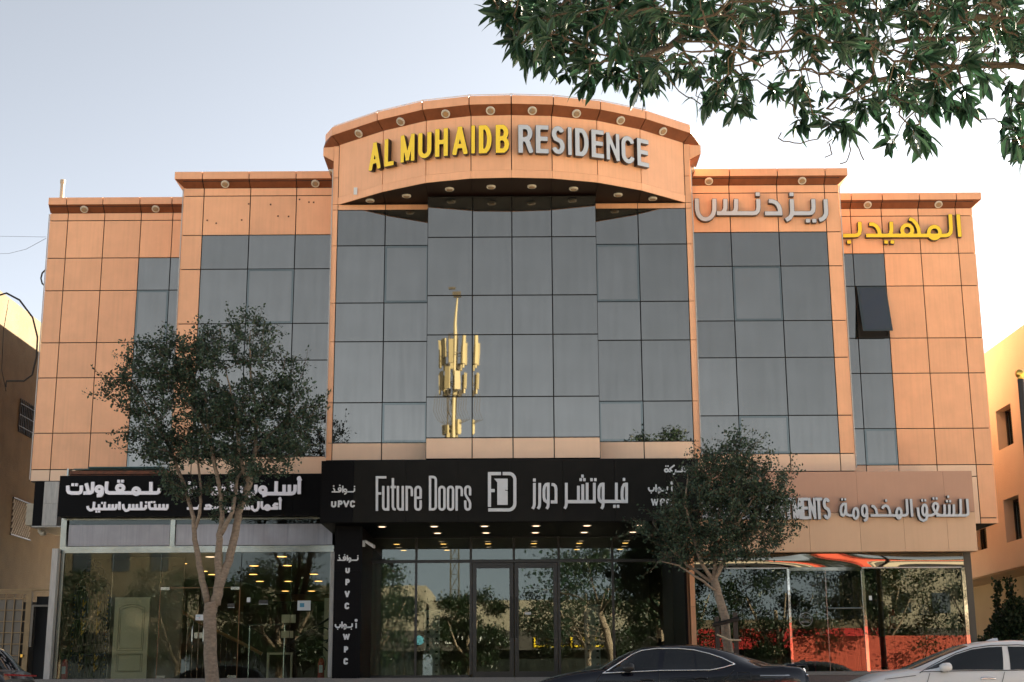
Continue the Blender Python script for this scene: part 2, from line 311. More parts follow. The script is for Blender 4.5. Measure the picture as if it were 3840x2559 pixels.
# ------------------------------------------------------------------ main building
Z = [6.572, 7.578, 9.129, 10.13, 11.635, 12.589]     # row joints shared by the whole front
Z5, Z4, Z3, Z2, Z1, ZT = Z
ZR, ZW = 13.70, 13.93
YW, YT, YC, YI = 39.03, 37.01, 35.0, 34.34           # wings, towers, centre sides, centre bay
bld = thing('commercial_building', 'orange clad commercial building with grey glass front and a curved centre roof', 'building', (0, 40, 0))
def core():
    b = MB()
    for x0, x1, y0, y1, z0, z1 in ((-13.17, 13.0, YW+.04, 56, 6.28, 14.2), (-8.9, 8.77, YT+.04, YW+.02, 6.12, 14.2),
                                   (-4.6, 4.52, YC+.04, YT+.02, 6.15, 14.62), (-2.12, 2.03, YI+.04, YC+.02, 6.09, 12.72)):
        b.box(x0, x1, y0, y1, z0, z1)
    part('structural_wall', b, M['dark'], bld)
    b = MB()     # ground floor shells
    b.box(-11.5, -11.38, 36.68, 46, .96, 4.94); b.box(-4.42, -3.92, 36.9, 46, .96, 4.9); b.box(4.05, 4.38, 36.9, 46, .96, 4.9); b.box(11.3, 11.5, 36.75, 50, .14, 4.9)
    b.box(-4.4, 11.5, 46, 46.2, .14, 6.1); b.box(-11.5, -8.9, 46, 46.2, .14, 6.1); b.box(-8.95, -8.83, 45.8, 54.5, .14, 4.9); b.box(-4.42, -4.3, 46.2, 54.5, .14, 4.9); b.box(-8.95, -4.3, 54.5, 54.7, .14, 4.9)
    b.box(-16.3, -11.6, 46, 46.2, .141, 3.44); part('inner_wall', b, M['inner'], bld)  # first box: wall added across the passage to hide sunlit ground
    b = MB(); b.box(-11.38, -4.42, 36.7, 54.4, .93, .962); b.box(4.38, 11.3, 36.7, 46, .96, 1.0); part('shop_floor', b, M['floor'], bld)
    part('ceiling_slab', MB().box(-11.37, -4.43, 36.72, 54.45, 4.13, 4.18), M['ceiling'], bld)
    part('ceiling_slab', MB().box(-3.9, 4.03, 36.95, 45.98, 4.454, 4.51), M['ceiling'], bld)
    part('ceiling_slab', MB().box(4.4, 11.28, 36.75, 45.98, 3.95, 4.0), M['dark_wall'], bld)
    b = MB(); b.box(-11.45, 11.45, 36.76, 46, 4.96, 5.96); b.box(-11.45, 11.45, 37.06, 46, 5.96, 6.10); part('slab_band', b, M['dark'], bld)
    # side faces of the wings (seen only from the side)
    for x0, x1 in ((-13.205, -13.175), (13.005, 13.045)):
        zz = [6.25 if x0 < 0 else 4.96]+Z+[ZR, ZW]
        for i in range(len(zz)-1):
            for k in range(8):
                b = MB(); b.box(x0, x1, YW+.03+k*1.9, YW+.03+(k+1)*1.9-.026, zz[i]+.013, zz[i+1]-.013); part('wall_panel', b, M['orange'], bld)
    part('structural_wall', MB().box(12.6, 13.0, YW+.04, 56, 4.97, 6.27), M['dark'], bld)
core()
def glaze(x0, x1, z0, z1, y, op=False):
    if not op:
        o = slab(bld, 'glass_pane', x0, x1, z0, z1, y, .025, M['glass'], .014, rad(.16)); return o
    wdw = part('opening_window', MB().box(x0+.008, x1-.008, y+.002, y+.03, z0+.008, z1-.008), M['sash'], bld)
    g = .058; p = part('pane', MB().box(x0+g, x1-g, y-.004, y+.003, z0+g, z1-g), M['glass'], wdw)
    b = MB()
    for a, c, d, e in ((x0+.03, x1-.03, z0+.03, z0+.042), (x0+.03, x1-.03, z1-.042, z1-.03), (x0+.03, x0+.042, z0+.042, z1-.042), (x1-.042, x1-.03, z0+.042, z1-.042)): b.box(a, c, y-.006, y+.003, d, e)
    part('seal', b, M['sash'], wdw)
    return wdw
def grid(xs, zs, y, kind, skip=()):
    for i in range(len(xs)-1):
        for k in range(len(zs)-1):
            s = kind(i, k)
            if s is None: continue
            if s in ('g', 'o'): glaze(xs[i], xs[i+1], zs[k], zs[k+1], y, s == 'o')
            else: slab(bld, 'wall_panel', xs[i], xs[i+1], zs[k], zs[k+1], y, .03, M[s], .013, rad(.06))
# rows: index 0 base, 1..5 floors, 6 ZT..ZR, 7 ZR..ZW
rows = [6.25]+Z+[ZR, ZW]
grid([-13.205, -12.682, -11.639, -10.598, -9.70, -8.945], rows, YW, lambda i, k: ('peach' if k == 0 else ('orange' if (i < 3 or k > 5) else ('o' if (i == 3 and k in (4, 1)) else 'g'))))
def rw(i, k):
    if i == 1 and k == 4: return None                 # the open window
    if k == 0: return 'peach' if i < 4 else None
    if i < 2 and k < 6: return 'o' if (i == 1 and k == 1) else 'g'
    return 'orange'
grid([8.81, 9.57, 10.45, 11.494, 12.56, 13.045], rows, YW, rw)
slab(bld, 'wall_panel', 11.5, 12.56, 4.96, 6.25, YW, .03, M['peach']); slab(bld, 'wall_panel', 12.56, 13.045, 5.12, 6.572, YW, .03, M['orange']); slab(bld, 'wall_panel', 12.56, 13.045, 4.96, 5.12, YW, .03, M['orange'])
rt = [6.11]+Z+[ZR, ZW]
def tw(left):
    def f(i, k):
        strip = (i == 0) if left else (i == 3)
        if k == 0: return 'peach'
        if strip or k > 5: return 'orange'
        j = i if not left else i-1
        return 'o' if (j == 1 and k in (4, 1)) else 'g'
    return f
grid([-8.939, -8.382, -7.121, -5.876, -4.64], rt, YT, tw(True)); grid([4.56, 5.832, 7.125, 8.414, 8.806], rt, YT, tw(False))
cx = [6.14]+Z
grid([-4.49, -3.273, -2.155], cx, YC, lambda i, k: 'peach' if k == 0 else ('o' if i == 1 and k in (1, 4) else 'g'))
grid([2.065, 3.166, 4.389], cx, YC, lambda i, k: 'peach' if k == 0 else ('o' if i == 0 and k in (1, 4) else 'g'))
for a, c in ((-4.49, -3.273), (-3.273, -2.155), (2.065, 3.166), (3.166, 4.389)): slab(bld, 'wall_panel', a, c, ZT, 12.738, YC, .03, M['orange'], .01)
sz = [6.14]+Z+[12.738, 13.46, 14.33]
for x0, x1 in ((-4.63, -4.49), (4.389, 4.55)):
    for k in range(len(sz)-1): slab(bld, 'wall_panel', x0, x1, sz[k], sz[k+1], YC-.01, .035, M['orange'], .008)
ix = [-2.15, -1.032, -.047, .945, 2.056]
before = set(bld.children)
grid(ix, [6.06]+Z[:5]+[12.70], YI, lambda i, k: 'peach' if k == 0 else 'g')
for o in set(bld.children)-before:                     # the second column of panes sits slightly askew
    if o.name.startswith('glass_pane') and abs(o.location.x+.54) < .1 and o.location.z < 10.0: o.rotation_euler = (0, 0, rad(-.36))
    if o.name.startswith('glass_pane') and abs(o.location.x+1.59) < .1: o.rotation_euler = (0, 0, rad(R.uniform(-.03, .03)))
for x0, x1 in ((-2.152, -2.13), (2.034, 2.056)): part('side_return', MB().box(x0, x1, YI+.03, YC-.002, 6.08, 12.72), M['joint'], bld)
for x0, x1 in ((-4.632, -4.605), (4.525, 4.552)): part('side_return', MB().box(x0, x1, YC+.03, YT-.002, 6.15, 14.3), M['orange'], bld)
for x0, x1 in ((-8.941, -8.91), (8.776, 8.808)): part('side_return', MB().box(x0, x1, YT+.03, YW-.002, 6.12, 13.92), M['orange'], bld)
def white_edge(x, y, z0, z1): part('edge_trim', MB().box(x-.012, x+.012, y-.02, y-.002, z0, z1), M['marble'], bld)
white_edge(-13.215, YW, 6.3, 13.9); white_edge(-8.95, YT, 6.2, 13.9); white_edge(8.818, YT, 6.2, 13.9); white_edge(-4.64, YC-.02, 6.2, 13.7); white_edge(4.56, YC-.02, 6.2, 13.7)

def downlight(c, axis, r=.112):
    o = part('downlight', MB().lathe(c, [(r, 0), (r, .028), (r*.92, .04), (r*.70, .034)], axis, 20), M['ring'], bld, smooth=False)
    part('lens', MB().lathe(Vector(c)+axis.normalized()*.035, [(r*.70, 0), (r*.62, .012), (r*.3, .016)], axis, 16), M['lens'], o)
AX = Vector((0, -math.sin(rad(40)), -math.cos(rad(40))))
def cornice(xs, y, z0, over, rise, h, ends, lamps):
    """straight cornice of separate face and soffit panels"""
    for i in range(len(xs)-1):
        a, c = xs[i]+.012, xs[i+1]-.012; ea = over if (i == 0 and ends[0]) else 0; ec = over if (i == len(xs)-2 and ends[1]) else 0
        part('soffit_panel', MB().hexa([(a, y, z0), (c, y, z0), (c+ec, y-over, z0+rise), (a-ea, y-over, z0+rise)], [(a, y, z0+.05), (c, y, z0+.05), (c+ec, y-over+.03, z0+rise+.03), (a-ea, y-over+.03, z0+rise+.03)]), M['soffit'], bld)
        part('cornice_panel', MB().box(a-ea, c+ec, y-over-.012, y-over+.02, z0+rise-.004, z0+rise+h), M['cornice'], bld)
        if ea: part('cornice_panel', MB().hexa([(a, y+1.9, z0), (a, y, z0), (a-ea, y-over, z0+rise), (a-ea, y+1.9, z0+rise)], [(a, y+1.9, z0+.04), (a, y, z0+.04), (a-ea, y-over, z0+rise+h), (a-ea, y+1.9, z0+rise+h)]), M['cornice'], bld)
        if ec: part('cornice_panel', MB().hexa([(c, y, z0), (c, y+1.9, z0), (c+ec, y+1.9, z0+rise), (c+ec, y-over, z0+rise)], [(c, y, z0+.04), (c, y+1.9, z0+.04), (c+ec, y+1.9, z0+rise+h), (c+ec, y-over, z0+rise+h)]), M['cornice'], bld)
    part('roof_edge', MB().box(xs[0], xs[-1], y-over+.02, y+.3, z0+rise+h-.05, z0+rise+h), M['cornice'], bld)
    part('structural_wall', MB().box(xs[0]+.01, xs[-1]-.01, y-over+.05, y+.3, z0+.13, z0+rise+h-.06), M['dark'], bld)
    for lx in lamps: downlight((lx, y-over/2, z0+rise/2-.012), AX)
cornice([-13.205, -12.68, -11.65, -10.6, -9.69, -8.945], YW, ZW, .22, .185, .20, (0, 0), [-12.2, -10.17])
cornice([-8.939, -8.4, -7.14, -5.87, -4.64], YT, ZW, .22, .185, .20, (1, 0), [-7.8, -5.36])
cornice([4.56, 5.83, 7.12, 8.41, 8.806], YT, ZW, .22, .185, .20, (0, 1), [5.28, 7.8])
cornice([8.81, 9.57, 10.45, 11.5, 12.55, 13.045], YW, ZW, .22, .185, .20, (0, 1), [10.05, 12.06])
# curved fascia over the centre
AP = [(-4.49, 35.0), (-3.27, 34.04), (-2.15, 33.40), (-1.035, 33.11), (-.045, 33.065), (.945, 33.14), (2.07, 33.45), (3.19, 34.04), (4.385, 34.98)]
ZL, ZG, ZF = 12.738, 12.93, 14.355
def off(i, d):
    """arc vertex i pushed outwards by d"""
    p = Vector((*AP[i], 0)); c = Vector((-.05, 39.13, 0)); n = (p-c).normalized(); return Vector((p.x+n.x*d, p.y+n.y*d, 0))
def vz(v, z): return (v.x, v.y, z)
def arc_panel(name, i, z0, z1, d0, d1, th, m, g=.012, d0b=None):
    a0, c0, a1, c1 = off(i, d0), off(i+1, d0), off(i, d1), off(i+1, d1)
    t = (c0-a0).normalized()*g
    n = Vector((t.y, -t.x, 0)).normalized(); n = n if n.y < 0 else -n
    lo = [vz(a0+t, z0), vz(c0-t, z0), vz(c0-t-n*th, z0), vz(a0+t-n*th, z0)]
    hi = [vz(a1+t, z1), vz(c1-t, z1), vz(c1-t-n*th, z1), vz(a1+t-n*th, z1)]
    return part(name, MB().hexa(lo, hi), m, bld)
for i in range(8):
    arc_panel('fascia_panel', i, ZG+.004, ZF, 0, 0, .03, M['orange'])
    arc_panel('fascia_trim', i, ZL, ZG-.002, .006, .006, .03, M['orange'], .004)
    # sloping soffit and face of the cornice
    a0, c0, a1, c1 = off(i, 0), off(i+1, 0), off(i, .25), off(i+1, .25); t = (c0-a0).normalized()*.012
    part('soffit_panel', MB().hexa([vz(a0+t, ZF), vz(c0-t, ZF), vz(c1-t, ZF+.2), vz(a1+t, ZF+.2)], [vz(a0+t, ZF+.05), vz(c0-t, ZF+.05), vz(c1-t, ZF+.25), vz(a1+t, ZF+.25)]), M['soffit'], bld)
    arc_panel('cornice_panel', i, ZF+.196, ZF+.415, .262, .262, .03, M['cornice'], .014)
    # flat dark soffit under the fascia
    t = (c0-a0).normalized()*.006
    yb = YC+.0
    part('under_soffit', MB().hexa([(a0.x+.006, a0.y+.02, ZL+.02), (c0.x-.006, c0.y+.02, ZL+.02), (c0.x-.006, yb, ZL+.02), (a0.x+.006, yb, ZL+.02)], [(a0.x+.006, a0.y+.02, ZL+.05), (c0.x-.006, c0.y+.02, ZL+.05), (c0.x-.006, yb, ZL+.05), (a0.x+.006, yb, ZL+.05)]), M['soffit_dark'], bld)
b = MB()
for i in range(8):
    a0, c0, a1, c1 = off(i, -.04), off(i+1, -.04), off(i, .235), off(i+1, .235)
    b.hexa([vz(a0, ZL+.055), vz(c0, ZL+.055), (c0.x, 35.1, ZL+.055), (a0.x, 35.1, ZL+.055)], [vz(a0, ZF+.1), vz(c0, ZF+.1), (c0.x, 35.1, ZF+.1), (a0.x, 35.1, ZF+.1)])
    b.hexa([vz(off(i, 0), ZF+.1), vz(off(i+1, 0), ZF+.1), (c0.x, 35.4, ZF+.1), (a0.x, 35.4, ZF+.1)], [vz(a1, ZF+.40), vz(c1, ZF+.40), (c0.x, 35.4, ZF+.40), (a0.x, 35.4, ZF+.40)])
part('structural_wall', b, M['dark'], bld)
for s in (-1, 1):                                      # ends of the arc turning back along the side, and the side cornice
    e = off(0 if s < 0 else 8, .25); w0 = off(0 if s < 0 else 8, 0); X0 = -4.9 if s < 0 else 4.83; Xi = -4.63 if s < 0 else 4.55
    def P(*q): return q if s > 0 else q[::-1]
    q = [vz(e, ZF+.2), (X0, 35.32, ZF+.2), (X0, 35.32, ZF+.415), vz(e, ZF+.415)]
    part('cornice_panel', MB().hexa(q, [(x, y+.03, z) for x, y, z in q]), M['cornice'], bld)
    q = [vz(e, ZF+.2), (X0, 35.32, ZF+.2), (X0, 35.03, 14.29), (w0.x, 35.0, ZF-.02)]
    part('soffit_panel', MB().hexa(q, [(x, y+.02, z+.04) for x, y, z in q]), M['soffit'], bld)
    part('cornice_panel', MB().box(min(X0, Xi), max(X0, Xi), 35.34, 40.5, 14.31, ZF+.41), M['cornice'], bld)
    xx = (X0, Xi)
    q = [(X0, 34.99, 14.07), (Xi, 34.99, 13.92), (Xi, 34.99, 14.30), (X0, 34.99, 14.29)]
    part('cornice_panel', MB().hexa(q, [(x, y+.03, z) for x, y, z in q]), M['orange'], bld)
    q = [(Xi, 35.03, 13.90), (X0, 35.03, 14.07), (X0, 37.2, 14.07), (Xi, 37.2, 13.90)]
    part('soffit_panel', MB().hexa(q, [(x, y, z+.04) for x, y, z in q]), M['soffit'], bld)
    q = [(Xi, 35.03, 13.98), (X0, 35.03, 14.12), (X0, 37.2, 14.12), (Xi, 37.2, 13.98)]
    part('cornice_panel', MB().hexa(q, [(x, y, 14.30) for x, y, z in q]), M['cornice'], bld)
    downlight(((X0+Xi)/2, 35.9, 13.965), Vector((s*.5, -.1, -.85)))
for x, y in ((-3.88, 34.44), (-2.8, 33.65), (-1.655, 33.19), (-.555, 32.98), (.47, 33.0), (1.555, 33.2), (2.665, 33.64), (3.76, 34.38)):
    c = Vector((-.05, 39.13, 0)); n = (Vector((x, y, 0))-c).normalized(); i = min(range(8), key=lambda k: abs((AP[k][0]+AP[k+1][0])/2-x))
    a, d = Vector((*AP[i], 0)), Vector((*AP[i+1], 0)); tt = (d-a).normalized(); nn = Vector((tt.y, -tt.x, 0)); nn = nn if nn.y < 0 else -nn
    mid = (a+d)/2 + tt*(Vector((x, y, 0))-(a+d)/2).dot(tt)*.8
    downlight(mid+nn*.12+Vector((0, 0, ZF+.088)), nn*math.sin(rad(40))+Vector((0, 0, -math.cos(rad(40)))))
for x, y in ((-3.639, 34.70), (-2.69, 34.36), (-1.587, 33.88), (-.556, 33.73), (.453, 33.72), (1.49, 33.9), (2.625, 34.37), (3.524, 34.67)): downlight((x, y, ZL+.015), Vector((0, 0, -1)))
# window hung open in the right wing
ow = part('open_window_recess', MB().box(9.585, 10.435, YW+.035, YW+.039, Z2+.01, Z1-.01), M['dark'], bld)
b = MB()
for a, c, d, e in ((9.58, 10.44, Z2+.01, Z2+.05), (9.58, 9.62, Z2+.05, Z1-.02), (10.40, 10.44, Z2+.05, Z1-.02)): b.box(a, c, YW-.03, YW+.034, d, e)
part('window_frame', b, M['joint'], ow)
th = rad(17); hz, hy, L = Z1-.02, YW-.03, Z1-Z2-.06
def hp(x, l, dp): return (x, hy-math.sin(th)*l-math.cos(th)*dp, hz-math.cos(th)*l+math.sin(th)*dp*-1)
sa = part('open_sash', MB().hexa([hp(9.60, 0, 0), hp(10.42, 0, 0), hp(10.42, L, 0), hp(9.60, L, 0)], [hp(9.60, 0, .035), hp(10.42, 0, .035), hp(10.42, L, .035), hp(9.60, L, .035)]), M['sash'], bld, label='dark window sash pushed open at the bottom')
part('pane', MB().hexa([hp(9.66, .06, .036), hp(10.36, .06, .036), hp(10.36, L-.06, .036), hp(9.66, L-.06, .036)], [hp(9.66, .06, .041), hp(10.36, .06, .041), hp(10.36, L-.06, .041), hp(9.66, L-.06, .041)]), M['open_pane'], sa)
b = MB(); b.tube([hp(9.62, L*.7, 0), (9.62, YW, Z2+.35)], .012, 5); b.tube([hp(10.40, L*.7, 0), (10.40, YW, Z2+.35)], .012, 5); part('stay_arm', b, M['alu'], sa)
# small things fixed to the upper front
for k in range(16):
    pass
b = MB()
for i in range(7):
    pts = [off(i, .2), off(i+1, .2)]; zt = ZF+.47
    b.tube([vz(pts[0], zt), vz(pts[1], zt)], .008, 4, cap=False)
    for f in (.1, .5, .9):
        p = pts[0].lerp(pts[1], f); b.tube([vz(p, ZF+.41), vz(p, zt+.0)], .006, 4)
    p = pts[1]; b.box(p.x-.04, p.x+.04, p.y-.01, p.y+.01, zt-.008, zt+.008)
cwire = part('lightning_conductor', b, M['wire'], None, loc=(0, 33.2, 14.8)); tag(cwire, 'thin pale lightning wire on short clips along the curved roof edge', 'wire')
b = MB(); b.tube([(-13.15, 38.95, 14.36), (-9.0, 38.95, 14.36)], .008, 4)
for x in np.arange(-13, -9, .8): b.tube([(x, 38.95, 14.31), (x, 38.95, 14.36)], .006, 4)
cwire = part('lightning_conductor', b, M['wire'], None, loc=(-11, 38.95, 14.3)); tag(cwire, 'thin pale wire along the roof edge of the left wing beside the vent pipe', 'wire')
pp = part('vent_pipe', MB().lathe((-13.06, 39.5, 14.1), [(.06, 0), (.06, .90), (.075, .90), (.075, 1.0), (.055, 1.01)], n=14), M['pipe'], None, loc=(-13.06, 39.5, 14.1), smooth=False); tag(pp, 'cream vent pipe standing on the roof above the left wing', 'pipe')
pl = part('notice_plate', MB().box(-4.04, -3.95, 34.52, 34.53, 12.84, 13.03), M['paper'], bld)
pl.rotation_euler = (0, 0, 0)
# bolt heads and rusty drips: small screws proud of the panels
b = MB()
for pts in (((1060, 310), (1106, 325), (1236, 308), (1272, 226), (1384, 229), (1422, 288), (1476, 290), (1532, 203), (1580, 217), (1604, 218)),):
    for x, y in pts:
        p = at(x/1.3638, 600+y/1.3638, YT); b.box(p.x-.02, p.x+.02, YT-.012, YT-.001, p.z-.02, p.z+.02)
part('bolt_heads', b, M['rust'], bld, kind='stuff')

# ------------------------------------------------------------------ letter making: stroke shapes cut on a fine grid, then extruded
def arc(cx, cy, rx, ry, a0, a1, n=10): return [(cx+rx*math.cos(rad(a0+(a1-a0)*i/n)), cy+ry*math.sin(rad(a0+(a1-a0)*i/n))) for i in range(n+1)]
def ring(cx, cy, rx, ry, n=22): return arc(cx, cy, rx, ry, 0, 360, n)
def sdf(strokes, X, Y):
    """strokes: (points, width, style) with style b butt, s square ends and corners, r round, f filled polygon"""
    D = np.full(X.shape, 1e3)
    for st in strokes:
        pts, wd = st[0], st[1]; style = st[2] if len(st) > 2 else 'b'; h = wd/2
        if style == 'f':
            d = np.full(X.shape, 1e9); sgn = np.ones(X.shape); n = len(pts)
            for i in range(n):
                (ax, ay), (bx, by) = pts[i], pts[(i+1) % n]; ex, ey = bx-ax, by-ay
                t = np.clip(((X-ax)*ex+(Y-ay)*ey)/(ex*ex+ey*ey), 0, 1); dx, dy = X-ax-ex*t, Y-ay-ey*t; d = np.minimum(d, dx*dx+dy*dy)
                c = ((ay > Y) != (by > Y)) & (X < (bx-ax)*(Y-ay)/((by-ay) if by != ay else 1e-9)+ax); sgn = np.where(c, -sgn, sgn)
            D = np.minimum(D, sgn*np.sqrt(d)); continue
        n = len(pts); closed = n > 3 and abs(pts[0][0]-pts[-1][0])+abs(pts[0][1]-pts[-1][1]) < 1e-6
        for i in range(n-1):
            (ax, ay), (bx, by) = pts[i], pts[i+1]; L = math.hypot(bx-ax, by-ay)
            if L < 1e-9: continue
            ux, uy = (bx-ax)/L, (by-ay)/L; u = (X-ax)*ux+(Y-ay)*uy; v = np.abs(-(X-ax)*uy+(Y-ay)*ux)
            e0 = h if style == 's' else 0; e1 = e0
            du = np.maximum(-u-e0, u-L-e1); dv = v-h
            D = np.minimum(D, np.where((du > 0) & (dv > 0), np.hypot(np.maximum(du, 0), np.maximum(dv, 0)), np.maximum(du, dv)))
            if style in 'br' and (i > 0 or closed or style == 'r'): D = np.minimum(D, np.hypot(X-ax, Y-ay)-h)
            if style == 'r' and i == n-2: D = np.minimum(D, np.hypot(X-bx, Y-by)-h)
    return D
def march(mb, D, xs, ys, place, dep0, dep1, m_face, m_side, iso=0., side=True):
    """front face at depth dep1 and walls back to dep0"""
    V = D-iso; ny, nx = V.shape; ins = V < 0
    idx = {}
    def vert(x, y, d):
        k = (round(x, 5), round(y, 5), d)
        if k not in idx: idx[k] = len(mb.v); mb.v.append(tuple(place(x, y, d)))
        return idx[k]
    full = ins[:-1, :-1] & ins[1:, :-1] & ins[:-1, 1:] & ins[1:, 1:]; anyc = ins[:-1, :-1] | ins[1:, :-1] | ins[:-1, 1:] | ins[1:, 1:]
    for j in range(ny-1):
        row = full[j]; i = 0
        if not anyc[j].any(): continue
        while i < nx-1:
            if row[i]:
                k = i
                while k < nx-1 and row[k]: k += 1
                mb.f.append((vert(xs[i], ys[j], dep1), vert(xs[k], ys[j], dep1), vert(xs[k], ys[j+1], dep1), vert(xs[i], ys[j+1], dep1))); mb.m.append(m_face); i = k
            elif anyc[j, i]:
                cs = ((i, j), (i+1, j), (i+1, j+1), (i, j+1)); poly = []; cr = []
                for q in range(4):
                    (a, b), (c, d) = cs[q], cs[(q+1) % 4]; va, vb = V[b, a], V[d, c]
                    if va < 0: poly.append((xs[a], ys[b]))
                    if (va < 0) != (vb < 0):
                        t = va/(va-vb); p = (xs[a]+(xs[c]-xs[a])*t, ys[b]+(ys[d]-ys[b])*t); poly.append(p); cr.append((p, va < 0))
                if len(poly) > 2: mb.f.append(tuple(vert(*p, dep1) for p in poly)); mb.m.append(m_face)
                if side and len(cr) >= 2:
                    for q in range(len(cr)):
                        if cr[q][1] and not cr[(q+1) % len(cr)][1]:
                            a, b = cr[q][0], cr[(q+1) % len(cr)][0]
                            mb.f.append((vert(*a, dep1), vert(*a, dep0), vert(*b, dep0), vert(*b, dep1))); mb.m.append(m_side)
                i += 1
            else: i += 1
def letter(parent, strokes, place, depth, cell, mats, outline=0., gap=.0, name='letter', clip=None):
    px = [p[0] for s in strokes for p in s[0]]; py = [p[1] for s in strokes for p in s[0]]; mw = max(s[1] for s in strokes)
    xs = np.arange(min(px)-mw, max(px)+mw+cell, cell); ys = np.arange(min(py)-mw, max(py)+mw+cell, cell)
    X, Y = np.meshgrid(xs, ys); D = sdf(strokes, X, Y)
    if clip: D = np.maximum(D, np.maximum(np.maximum(clip[0]-X, X-clip[1]), np.maximum(clip[2]-Y, Y-clip[3])))
    b = MB()
    if outline > 0:
        march(b, D, xs, ys, place, gap, gap+depth, 1, 1); march(b, D, xs, ys, place, gap+depth, gap+depth+.006, 0, 1, -outline)
    else: march(b, D, xs, ys, place, gap, gap+depth, 0, 1)
    return part(name, b, mats, parent)
def flat(Y): return lambda x, y, d: (x, Y-d, y)
def px_word(parent, cr, Y, groups, wpx, scale, depth, cell, mats, outline=0., yback=None, style='b'):
    """groups: lists of strokes in crop pixels; each group becomes one letter"""
    k = (Y-0)/FPX/scale; yb = yback if yback is not None else Y
    for g in groups:
        st = []
        for s in g:
            if isinstance(s, tuple) and isinstance(s[0], list): pts, w_, sy = s[0], s[1], (s[2] if len(s) > 2 else style)
            else: pts, w_, sy = s, wpx, style
            q = [at(*cr(x, y), Y) for x, y in pts]; st.append(([(p.x, p.z) for p in q], w_*k, sy))
        letter(parent, st, flat(yb), depth, cell, mats, outline)
def dot(cx, cy, a, b=None): b = b or a; return ([(cx-a/2, cy), (cx+a/2, cy)], b, 'b')
# latin glyphs in a unit box: strokes with centre lines; arcs given as points
G = {
 'A': [[(0, 0), (.5, 1), (1, 0)], [(.22, .27), (.78, .27)]], 'L': [[(0, 1), (0, 0), (1, 0)]],
 'M': [[(0, 0), (0, 1)], [(1, 0), (1, 1)], [(.03, 1), (.5, .05), (.97, 1)]], 'U': [[(0, 1), (0, .28)]+arc(.5, .24, .5, .24, 180, 360)+[(1, .28), (1, 1)]],
 'H': [[(0, 0), (0, 1)], [(1, 0), (1, 1)], [(0, .52), (1, .52)]], 'I': [[(.5, 0), (.5, 1)]],
 'D': [[(.4, 0), (0, 0), (0, 1), (.4, 1)], arc(.4, .5, .6, .5, 90, -90, 14)], 'B': [[(.5, 0), (0, 0), (0, 1), (.45, 1)], arc(.45, .76, .47, .24, 90, -90), [(0, .52), (.5, .52)], arc(.5, .26, .5, .26, 90, -90)],
 'R': [[(0, 0), (0, 1), (.5, 1)], arc(.5, .74, .45, .26, 90, -90), [(0, .48), (.5, .48)], [(.5, .48), (.7, .36), (1, 0)]],
 'P': [[(0, 0), (0, 1), (.5, 1)], arc(.5, .73, .5, .27, 90, -90), [(0, .46), (.5, .46)]], 'E': [[(1, 0), (0, 0), (0, 1), (1, 1)], [(0, .52), (.9, .52)]], 'F': [[(0, 0), (0, 1), (1, 1)], [(0, .52), (.9, .52)]],
 'S': [arc(.5, .76, .48, .24, 20, 180, 8)+[(.04, .68), (.2, .55), (.8, .45), (.97, .32)]+arc(.5, .25, .5, .25, 0, -160, 9)],
 'N': [[(0, 0), (0, 1)], [(1, 0), (1, 1)], [(0, 1), (1, 0)]], 'C': [arc(.5, .72, .5, .28, 15, 180, 9)+arc(.5, .28, .5, .28, 180, 345, 9)],
 'T': [[(0, 1), (1, 1)], [(.5, 1), (.5, 0)]], 'V': [[(0, 1), (.5, 0), (1, 1)]], 'W': [[(0, 1), (.25, 0), (.5, .9), (.75, 0), (1, 1)]], 'O': [ring(.5, .5, .5, .5, 24)],
}
SHARP = set('LMHITENVWAF')
def latin(parent, ch, place0, W, H, t, depth, cell, mats, outline=0.):
    st = []
    for s in G[ch]:
        q = [(t/2+(x*(W-t) if ch != 'I' else (W-t)/2), t/2+y*(H-t)) for x, y in s]; st.append((q, t*(.86 if ch in 'MWN' else 1), 's' if (ch in SHARP and len(s) < 6) else 'b'))
        if ch in 'DBPR' and len(s) < 6: st[-1] = (q, t, 's')
    return letter(parent, st, place0, depth, cell, mats, outline, clip=(0, W, 0, H))

